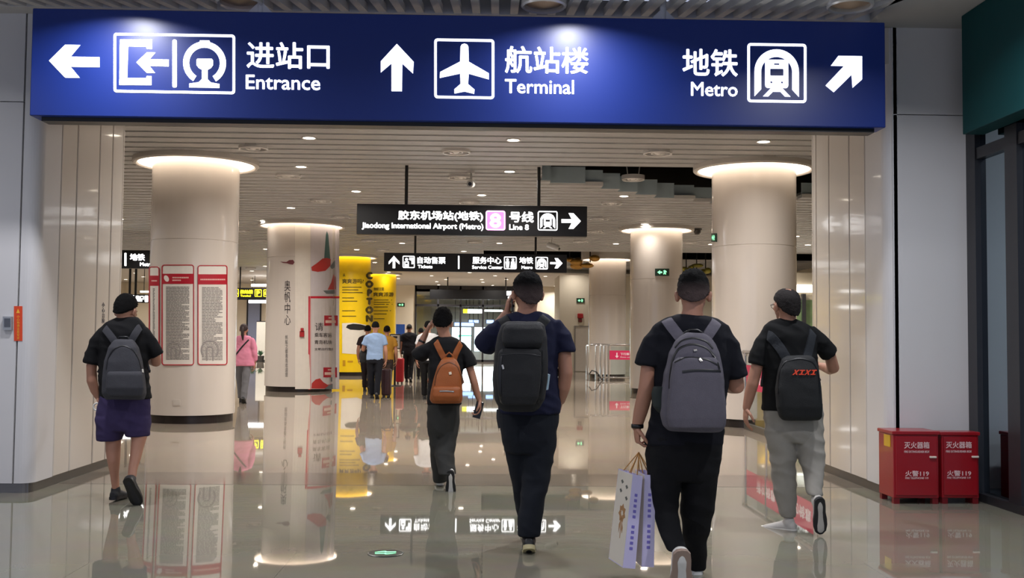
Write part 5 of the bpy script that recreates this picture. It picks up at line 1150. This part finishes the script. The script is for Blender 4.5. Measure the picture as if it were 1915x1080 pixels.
seam(bp, pb, 'pocket_zip', [(822, 731), (835, 730.5), (849, 732)], .012, m_metal); seam(bp, pb, 'leather_tag', [(841.5, 695), (842.5, 700)], .024, mat('tag_pale', (224, 206, 180), .5), .004)
seam(bp, pb, 'main_zip', [(813, 720), (816, 700), (824, 684), (840, 676), (855, 684), (862, 702), (864, 720)], .01, mat('zip_brown', (96, 52, 20), .5))
c = g.pt((840, 668, -.17)); MB().tube([c + Vector((-.035, 0, -.02)), c + Vector((-.03, 0, .02)), c + Vector((0, 0, .045)), c + Vector((.03, 0, .02)), c + Vector((.035, 0, -.02))], .008, 10).build('carry_handle', m_op, bp, True)
c = g.pt((894.5, 766, .02)); R_ = Matrix.Rotation(math.radians(14), 3, 'Y'); t = MB().add([c + R_ @ Vector(q) for q in [(x, y, z) for x in (-.036, .036) for y in (-.005, .005) for z in (-.078, .078)]], [(0, 1, 3, 2), (4, 6, 7, 5), (0, 4, 5, 1), (2, 3, 7, 6), (0, 2, 6, 4), (1, 5, 7, 3)]).build('mobile_phone', _M['phone_black'], None, bevel=.003); tag(recenter(t), 'black phone hanging in the right hand of the orange backpack man', 'phone')

# man in purple shorts, far left
g = Fig(8.9); gb = P(225, 931, 8.9)
sp = dict(fig=g, base=(gb.x, 8.9, 0), label='man in black tee and purple shorts walking beside the left pillar', vox=.010, seed=8,
    head=(236, 580, .02), look=(16, 12), hk=1.0, hw=1.04, neck=(237, 600, -.01), hair=dict(top=.028, sides=.013, back=146, side=98, seed=11, rough=.006),
    torso=[(593, 220, 256, 0, .064), (599, 206, 262, 0, .082), (608, 193, 270, 0, .10), (622, 187, 276, 0, .115), (650, 185, 277, 0, .12), (690, 186, 277, 0, .122), (725, 186, 281, 0, .128), (744, 186, 283, 0, .13)],
    sleeves=[([(198, 617), (182, 640), (173, 662), (170, 680)], [.045, .058, .066, .07]), ([(266, 617), (279, 638, .02), (289, 658, .05), (292, 664, .06)], [.045, .058, .064, .068])],
    hips=[(735, 188, 280, 0, .125), (765, 182, 281, 0, .13), (790, 180, 281, 0, .132), (804, 182, 280, 0, .12)],
    legs=[[(780, 180, 236, 0, .12), (800, 181, 234, 0, .118), (822, 183, 227, 0, .112)], [(780, 230, 282, 0, .12), (800, 233, 281, -.01, .118), (815, 236, 278, -.02, .112)]],
    skin_legs=[[(800, 192, 232, 0, .09), (820, 198, 226, 0, .07), (842, 198, 225, -.01, .064), (862, 201, 224, -.02, .056), (885, 206, 222, -.01, .044), (906, 209, 223, 0, .038), (920, 209, 224, .01, .036)],
               [(800, 240, 280, -.01, .09), (815, 247, 275, -.03, .07), (838, 245, 268, -.07, .062), (858, 243, 263, -.12, .052), (876, 240, 257, -.17, .042), (892, 239, 255, -.21, .036)]],
    arms=[dict(pts=[(196, 620), (171, 684), (172, 712), (178, 730, .02), (184, 742, .03)], r=[.034, .044, .044, .039, .029], hand=dict(f=(.3, .3, -1), n=(1, 0, .2), side=1, curls=[.5, .6, .7, .8])),
          dict(pts=[(268, 620), (291, 668, .06), (292, 676, .08), (284, 674, .18), (268, 666, .32)], r=[.034, .045, .045, .04, .03], hand=dict(f=(-.5, .7, .25), n=(-.2, .1, .9), side=-1, curl=.4))],
    shirt=cloth('tee_black_plain', (18, 18, 20)), trousers=cloth('shorts_purple', (58, 48, 84)), bottom_name='shorts',
    shoes=[dict(at=(217, 914, .01), f=(.12, 1, -.02), u=(0, 0, 1), m=m_rub_d, sole=m_shoe_k, k=.98, wide=1.1), dict(at=(246, 896, -.22), f=(.25, .4, -.85), u=(-.1, .9, .4), m=m_rub_d, sole=m_shoe_k, k=.98, wide=1.15)])
r_l, t_l, _ = person(sp)
m_lp = mat('pack_charcoal_fabric', (58, 58, 64), .8, var=.12, scale=26, bump=.4, bscale=260)
secs = [(634, 218, 246, -.18, .035), (638, 212, 251, -.19, .05), (650, 204, 259, -.2, .07), (675, 197, 265, -.205, .085), (710, 193, 270, -.21, .09), (735, 192, 273, -.21, .085), (746, 199, 269, -.2, .065)]
frontp = [(694, 203, 264, -.28, .03), (700, 200, 267, -.285, .04), (725, 198, 270, -.29, .045), (740, 203, 267, -.28, .035)]
bp, pb = backpack('charcoal backpack on the man in purple shorts', g, secs, m_lp, t_l, [dict(px=[(220, 646), (212, 634), (203, 622), (195, 612)], front=1), dict(px=[(242, 644), (248, 632), (255, 620), (262, 610)], front=-1)], .058, m_lp, (232, 747, -.2), front=frontp, seed=9)
seam(bp, pb, 'main_zip', [(199, 690), (202, 668), (212, 652), (230, 645), (250, 654), (259, 670), (264, 690)], .01, m_zip)
c = g.pt((231, 634, -.18)); MB().tube([c + Vector((-.045, 0, -.02)), c + Vector((-.035, 0, .02)), c + Vector((.035, 0, .02)), c + Vector((.045, 0, -.02))], .008, 10).build('carry_handle', m_zip, bp, True)
seam(bp, pb, 'white_tag', [(266, 690), (266.5, 696)], .026, m_rub_w, .004)
c = g.pt((181.5, 760, -.01)); t = thing('hand_fan', 'small white ring shaped gadget hanging from the left hand of the man in shorts', 'gadget', c)
mb = MB(); ring_ = [c + Vector((.030 * math.cos(a), 0, .030 * math.sin(a))) for a in [2 * math.pi * i / 24 for i in range(25)]]; mb.tube(ring_, .007, 8); mb.build('ring', m_rub_w, t, True)
MB().tube([c + Vector((0, 0, -.03)), c + Vector((-.004, 0, -.075)), c + Vector((-.01, 0, -.11))], [.006, .005, .003], 8).build('tail', m_rub_w, t, True)
MB().tube([c + Vector((.002, .01, .03)), g.pt((184, 749, .03))], .004, 8).build('cord', m_rub_w, t, True)

# man in light grey joggers, right
g = Fig(7.7); gb = P(1480, 989, 7.7)
sp = dict(fig=g, base=(gb.x, 7.7, 0), label='man in black tee and light grey joggers beside the right pillar', vox=.010, seed=10,
    head=(1470, 570, .0), look=(-16, 2), hk=1.06, hw=1.03, neck=(1471, 604, -.01), hair=dict(top=.009, sides=.011, back=166, side=98, seed=14, bald=.014, rough=.004, m=m_hair_thin),
    torso=[(596, 1454, 1488, 0, .064), (602, 1440, 1504, 0, .084), (610, 1430, 1518, 0, .10), (625, 1425, 1525, 0, .115), (655, 1424, 1527, 0, .122), (695, 1427, 1528, 0, .125), (730, 1427, 1532, 0, .13), (758, 1425, 1536, 0, .135), (766, 1425, 1537, 0, .135)],
    sleeves=[([(1440, 618), (1427, 640), (1418, 665), (1415, 682)], [.045, .058, .066, .07]), ([(1513, 616), (1530, 634), (1544, 652, .02), (1550, 660, .04)], [.045, .058, .064, .067])],
    hips=[(752, 1428, 1535, 0, .125), (785, 1428, 1537, 0, .135), (808, 1430, 1536, 0, .13), (824, 1436, 1530, 0, .11)],
    legs=[[(800, 1430, 1488, 0, .11), (838, 1438, 1488, .0, .10), (883, 1442, 1487, .02, .088), (925, 1448, 1488, .03, .074), (952, 1456, 1488, .03, .064), (966, 1460, 1487, .03, .058)],
          [(800, 1480, 1536, 0, .11), (838, 1488, 1537, -.02, .10), (880, 1502, 1538, -.08, .086), (905, 1508, 1537, -.15, .074), (926, 1511, 1537, -.21, .062)]],
    arms=[dict(pts=[(1440, 622), (1415, 686), (1407, 718), (1401, 742, .02), (1396, 762, .03)], r=[.034, .045, .045, .040, .030], hand=dict(f=(-.08, .1, -1), n=(1, .1, 0), side=1, curl=.3)),
          dict(pts=[(1513, 620), (1552, 664, .05), (1558, 688, .10), (1552, 690, .2), (1535, 684, .32)], r=[.034, .045, .047, .042, .03], hand=dict(f=(-.5, .6, .3), n=(-.3, .1, .9), side=-1, curl=.4))],
    shirt=cloth('tee_black_soft', (17, 18, 19)), trousers=cloth('joggers_light_grey', (150, 146, 138)), tfold=.018,
    shoes=[dict(at=(1474, 972, .03), f=(-.72, .7, -.02), u=(0, 0, 1), m=mat('trainer_light_grey', (190, 186, 180), .6, var=.15), sole=m_rub_w, k=1.03), dict(at=(1527, 936, -.22), f=(.12, .32, -.9), u=(0, .95, .3), m=_M['trainer_light_grey'], sole=m_rub_d, k=1.03)])
r_r, t_r, _ = person(sp)
hd = P(1470, 570, 7.7); R_ = Matrix.Rotation(math.radians(16), 3, 'Z'); T_ = lambda x, y, z: hd + R_ @ Vector((x, y, z)) * 1.06
mb = MB()
for sx in (-1, 1):
    mb.tube([T_(sx * .034 + .022 * math.cos(a), .103, -.006 + .018 * math.sin(a)) for a in [2 * math.pi * i / 16 for i in range(17)]], .002, 6)
    mb.tube([T_(sx * .056, .102, -.002), T_(sx * .088, .06, .0), T_(sx * .089, -.005, .0), T_(sx * .086, -.03, -.012)], .0025, 6)
mb.tube([T_(-.012, .104, -.004), T_(.012, .104, -.004)], .002, 6)
mb.build('spectacles', m_zip, r_r)
m_rp = mat('pack_black_thin', (18, 20, 22), .75, var=.15, scale=26, bump=.3, bscale=260)
secs = [(664, 1472, 1516, -.17, .035), (670, 1463, 1524, -.175, .05), (690, 1456, 1531, -.185, .065), (725, 1451, 1535, -.19, .07), (760, 1453, 1537, -.19, .07), (778, 1458, 1537, -.185, .06), (785, 1464, 1532, -.18, .045)]
bp, pb = backpack('thin black backpack with an orange red mark on the man in joggers', g, secs, m_rp, t_r, [dict(px=[(1472, 672), (1462, 655), (1450, 638), (1436, 624)], front=1), dict(px=[(1508, 668), (1513, 650), (1517, 632), (1520, 618)], front=-1)], .07, mat('strap_charcoal_blue', (34, 38, 44), .8, bump=.3), (1495, 785, -.18), seed=12)
def onpack(u, v, w):
    h = pb.ray_cast(EYE, ray(u, v).normalized()); q = h[0] if h[0] is not None else P(u, v, 7.45); return q + Vector((0, -1, 0)) * (w + .002)
A = GridArt(onpack, .003)
def slanted(pts): return [(1482 + x + (10 - y) * .35, 691 + y) for x, y in pts]
for k in range(4):
    x = k * 11
    if k % 2 == 0: A.shape(slanted([(x, 0), (x + 3, 0), (x + 4.5, 3.2), (x + 7, 0), (x + 10, 0), (x + 6.2, 4.6), (x + 9, 9.5), (x + 6, 9.5), (x + 4.2, 6.2), (x + 2, 9.5), (x - 1, 9.5), (x + 2.6, 4.8)]))
    else: A.shape(slanted([(x, 0), (x + 9, 0), (x + 9, 2), (x + 6, 2), (x + 6, 7.5), (x + 9, 7.5), (x + 9, 9.5), (x, 9.5), (x, 7.5), (x + 3, 7.5), (x + 3, 2), (x, 2)]))
A.build('brand_mark', mat('mark_orange_red', (236, 74, 40), .5), bp)
seam(bp, pb, 'main_zip', [(1455, 735), (1456, 700), (1466, 676), (1495, 669), (1522, 676), (1531, 700), (1533, 735)], .01, m_zip)
# ---------------------------------------------------------------- people farther into the hall
def walker(px, py, H, label, shirt, trousers, st=.09, look=(0, 0), hair=None, arms='down', shoes=None, group=None, fem=False, long_top=0, seed=20, skin_k=1.0, top_name='shirt', back_foot=1):
    b = F(px, py); fg = Fig(b.y, Vector((b.x, b.y, 0)), H); w = .92 if fem else 1.0; L = long_top
    tor = [(.858, -.034, .034, 0, .037), (.852, -.058, .058, 0, .048), (.842, -.092, .092, 0, .056), (.822, -.116 * w, .116 * w, 0, .064), (.77, -.118 * w, .118 * w, 0, .070), (.70, -.108 * w, .108 * w, 0, .070), (.63, -.104 - L * .15, .104 + L * .15, 0, .070 + L * .1), (.55, -.108 - L * .2, .108 + L * .2, 0, .074 + L * .1), (.50 - L * .2, -.108 - L * .25, .108 + L * .25, 0, .076 + L * .1)]
    hips = [(.56, -.10, .10, 0, .068), (.51, -.106, .106, 0, .076), (.465, -.104, .104, 0, .072)]
    def leg(s, d): return [(.49, s * .052 - .054, s * .052 + .054, 0, .062), (.40, s * .05 - .05, s * .05 + .05, d * .25, .058), (.28, s * .046 - .042, s * .046 + .042, d * .5, .05), (.16, s * .042 - .037, s * .042 + .037, d * .8, .042), (.055, s * .04 - .036, s * .04 + .036, d * 1.0, .038)]
    bf = back_foot; legs = [leg(bf, -st), leg(-bf, st)]
    if arms == 'down': A = lambda s: [(s * .105, .80), (s * .128, .70), (s * .140, .62, -.01), (s * .142, .54, .02), (s * .138, .485, .04)]
    elif arms == 'bent': A = lambda s: [(s * .105, .80), (s * .135, .70, .01), (s * .150, .635, .03), (s * .12, .65, .1), (s * .07, .67, .17)]
    else: A = lambda s: ([(s * .105, .80), (s * .128, .70), (s * .140, .62, -.01), (s * .142, .54, .02), (s * .138, .485, .04)] if s > 0 else [(s * .105, .80), (s * .14, .70, .01), (s * .160, .64, .03), (s * .155, .63, .1), (s * .14, .63, .18)])
    slv = [([(s * .095, .815), A(s)[0], A(s)[1]] if not fem else [(s * .095, .815)] + A(s)[:4], [.03, .036, .042] if not fem else [.03, .036, .042, .040, .034]) for s in (-1, 1)]
    if arms == 'long': pass
    k = H / 1.75
    am = [dict(pts=A(s), r=[.02, .027, .027, .024, .018], hand=dict(f=(0, .1, -1) if arms == 'down' or (arms == 'one' and s > 0) else (-s * .5, .8, .2), n=(-s, .1, 0), side=-s, curl=.4, k=k, size=.006)) for s in (-1, 1)]
    sh = shoes or (m_shoe_k, m_rub_d)
    sp = dict(fig=fg, base=(b.x, b.y, 0), label=label, group=group, vox=.014, hvox=.009, seed=seed, head=(0, .932, .01), look=look, hk=k, neck=(0, .862, 0), hair=hair or dict(top=.022, sides=.012, back=132, side=106, seed=seed, res=36),
        torso=tor, hips=hips, legs=legs, sleeves=slv, arms=am, shirt=shirt, trousers=trousers, fold=.008, tfold=.008, top_name=top_name,
        shoes=[dict(at=(bf * .04, .075, -st * 1.05), f=(.05, .7, -.6), u=(0, .6, .7), m=sh[0], sole=sh[1], k=1 / 1.75), dict(at=(-bf * .04, .048, st * 1.02), f=(-.03, 1, 0), u=(0, 0, 1), m=sh[0], sole=sh[1], k=1 / 1.75)])
    r, t, tm = person(sp); return r, t, fg, k
r_b, t_b, fb, kb = walker(700, 745, 1.71, 'man in light blue shirt and dark trousers beside the yellow column', cloth('shirt_light_blue', (146, 172, 208)), cloth('trousers_navy_black', (20, 22, 30)), st=.06, look=(-8, 14), arms='one', seed=21)
r_w, t_w, fw, kw = walker(453, 753, 1.62, 'woman in pink jumper with a ponytail walking between the left columns', cloth('jumper_pink', (222, 140, 166)), cloth('trousers_grey', (112, 112, 116)), st=.10, hair=dict(top=.014, sides=.012, back=140, side=112, seed=22, res=36), fem=True, long_top=.16, seed=22, top_name='jumper', shoes=(m_rub_d, m_shoe_k))
m_hair_br = mat('hair_brown', (44, 26, 24), .7, var=.3, scale=60, bump=.5, bscale=200)
q = fw.pt((0, .955, -.055)); mb = MB(); mb.rounded_tube([q, q + Vector((0, -.04, -.05)), q + Vector((.01, -.045, -.16)), q + Vector((.015, -.03, -.25))], [.022, .032, .032, .014], 12); mb.build('ponytail', m_hair_br, r_w, True)
for o in r_w.children:
    if o.name.startswith('hair'): o.data.materials.clear(); o.data.materials.append(m_hair_br)
mb = MB(); pn = hits(t_w, dense([(470, 630), (458, 642), (447, 655), (438, 668)], 4)); 
if len(pn) > 2:
    ribbon(mb, pn, .03, .006, .006); sb = mb.build('bag_strap', m_zip, r_w, True)
r_s, t_s, fs_, ks = walker(764, 714, 1.77, 'person in dark suit walking away beside the sign stand', cloth('suit_dark', (24, 24, 30)), cloth('suit_trousers', (20, 20, 24)), st=.08, seed=23, long_top=.1, hair=dict(top=.008, sides=.008, back=132, side=106, seed=23, res=36, m=m_hair_thin), top_name='jacket')
r_v, t_v, fv, kv = walker(799, 747, 1.73, 'person in white shirt mostly hidden behind the orange backpack man', cloth('shirt_white', (214, 214, 216)), cloth('trousers_plain_black', (20, 20, 22)), st=.08, seed=24)
r_m, t_m, fm_, km = walker(722, 736, 1.64, 'person in mustard top beside the dark suitcase', cloth('top_mustard', (184, 134, 50)), cloth('trousers_brown', (60, 46, 42)), st=.05, seed=25)
r_d, t_d, fd_, kd = walker(686, 731, 1.66, 'person in dark brown clothes half hidden behind the light blue shirt', cloth('top_dark_brown', (46, 34, 36)), cloth('trousers_dark_brown', (38, 30, 32)), st=.05, seed=26)
r_e, t_e, fe_, ke = walker(786, 709, 1.66, 'farthest walker in dark clothes between the suited person and the white shirt', cloth('top_graphite', (34, 34, 38)), cloth('trousers_graphite', (28, 28, 30)), st=.06, seed=27)
# things they carry
b = fb.pt((-.155, .56, .14)); t = thing('shoulder_bag', 'black bag held at the left side of the man in light blue shirt', 'bag', b)
mb = MB(); hloft(mb, [hring(b + Vector((0, 0, z)), .10 * k_, .15 * k_, 20, .7) for z, k_ in ((-.17, .8), (-.14, 1), (0, 1.05), (.11, .9), (.15, .6))]); link('bag_body', vox(mb, .014, 3), m_bp, t, True)
MB().tube([b + Vector((0, -.08, .14)), b + Vector((0, -.05, .24)), b + Vector((0, .05, .24)), b + Vector((0, .08, .14))], .012, 8).build('handle', m_zip, t, True)
def suitcase(px, py, Y, w, h, d, m, label, handle=.35):
    p = P(px, py, Y); x, y = p.x, Y; t = thing('suitcase', label, 'suitcase', (x, y, 0))
    s = MB().box(x - w / 2, x + w / 2, y - d / 2, y + d / 2, .05, h).build('shell', m, t, True, bevel=.04, seg=3, split=60)
    for k in range(3): MB().box(x - w / 2 + w * (k + .7) / 4.4, x - w / 2 + w * (k + .7) / 4.4 + .02, y - d / 2 - .008, y - d / 2, .1, h - .06).build('rib', m, t)
    for sx in (-1, 1):
        for sy in (-1, 1): MB().tube([(x + sx * (w / 2 - .05) - .012, y + sy * (d / 2 - .05), .03), (x + sx * (w / 2 - .05) + .012, y + sy * (d / 2 - .05), .03)], .03, 12).build('wheel', m_zip, t, True, split=40)
    MB().tube([(x - .09, y + .05, h - .02), (x - .09, y + .05, h + handle), (x + .09, y + .05, h + handle), (x + .09, y + .05, h - .02)], .012, 8).build('pull_handle', m_zip, t, True)
suitcase(723, 725, 24.0, .20, .66, .40, mat('case_maroon', (52, 26, 30), .4), 'dark maroon suitcase standing right of the man in light blue shirt', .10)
suitcase(748, 700, 31.0, .22, .75, .38, mat('case_red', (178, 24, 36), .4), 'red suitcase beside the dark suited person', .2)
# sign stand
p = F(738, 721); t = thing('sign_stand', 'black floor stand holding a small white notice beside the suitcase', 'sign stand', (p.x, p.y, 0)); zz = P(738, 652, p.y).z; z1 = P(738, 624, p.y).z; hw_ = .15
MB().lathe([(.001, 0), (.19, 0), (.19, .015), (.03, .03), (.001, .03)], (p.x, p.y, 0), 28, cap=False).build('base', m_black, t, smooth=True, split=40)
MB().tube([(p.x, p.y, .02), (p.x, p.y, zz + .02)], .03, 12).build('pole', m_black, t, True, split=40)
MB().box(p.x - hw_, p.x + hw_, p.y - .02, p.y + .02, zz, z1).build('frame', m_frame, t, bevel=.006)
MB().box(p.x - hw_ + .025, p.x + hw_ - .025, p.y - .026, p.y - .02, zz + .03, z1 - .03).build('notice_sheet', m_paper, t)
A = Art(lambda u, v, w: Vector((p.x + u, p.y - .026 - w, zz + v)), .003); A.shape(rrect(-.06, .30, .06, .36, .01)); A.shape(rrect(-.07, .2, .07, .23, .01)); A.shape(rrect(-.05, .1, .05, .16, .01)); A.build('printed_marks', m_ink_d, t)
# things along the left back wall
x0, x1 = P(464, 600, YW).x, P(486, 600, YW).x; dr2 = thing('door_2', 'bluish glazed door in the back wall between the left columns', 'door', ((x0 + x1) / 2, YW - .03, 0)); dr2['kind'] = 'structure'
MB().box(x0, x1, YW - .04, YW, .02, 3.6).build('door_leaf', mat('door_blue_grey', (150, 160, 190), .2), dr2); MB().box(x0 - .08, x0, YW - .06, YW, 0, 3.7).box(x1, x1 + .08, YW - .06, YW, 0, 3.7).box(x0, x1, YW - .06, YW, 3.6, 3.7).build('door_frame', m_frame, dr2)
q = P(490, 640, 56.0); t = thing('banner_stand', 'tall pale banner stand right of the bluish far door', 'banner', (q.x, 56.0, 0)); MB().box(q.x - .3, q.x + .3, 55.98, 56.0, .08, 2.1).build('banner_sheet', mat('banner_pale', (226, 224, 214), .5), t); MB().box(q.x - .34, q.x + .34, 55.9, 56.1, 0, .08).build('base', m_frame, t); MB().box(q.x - .3, q.x + .3, 55.97, 56.01, 2.1, 2.14).build('top_bar', m_frame, t)
m_leaf = mat('leaf_green', (70, 112, 84), .5, var=.3, scale=20); m_pot = mat('pot_dark', (60, 58, 56), .5)
for px, lb in ((472, 'low green potted plant in front of the bluish far door'), (487, 'low green potted plant at the foot of the pale banner stand'), (503, 'low green potted plant next to the advertising column, far behind')):
    q = P(px, 665, 54.5); t = thing('potted_plant', lb, 'plant', (q.x, 54.5, 0)); rr = random.Random(px)
    MB().lathe([(.001, 0), (.16, 0), (.2, .32), (.18, .32), (.001, .3)], (q.x, 54.5, 0), 20, cap=False).build('pot', m_pot, t, smooth=True, split=40)
    mb = MB()
    for k in range(40):
        a = rr.uniform(0, 6.28); e = rr.uniform(.7, 1.4); l = rr.uniform(.2, .36); d = Vector((math.cos(a) * math.cos(e), math.sin(a) * math.cos(e), math.sin(e))); s = Vector((-math.sin(a), math.cos(a), 0)) * .045; o = Vector((q.x, 54.5, .3))
        v = [o, o + d * l * .5 + s, o + d * l, o + d * l * .5 - s]; nz = Vector((0, 0, .006)); mb.add(v + [p_ + nz for p_ in v], [(0, 1, 2, 3), (7, 6, 5, 4), (0, 4, 5, 1), (1, 5, 6, 2), (2, 6, 7, 3), (3, 7, 4, 0)])
    mb.build('leaves', m_leaf, t)
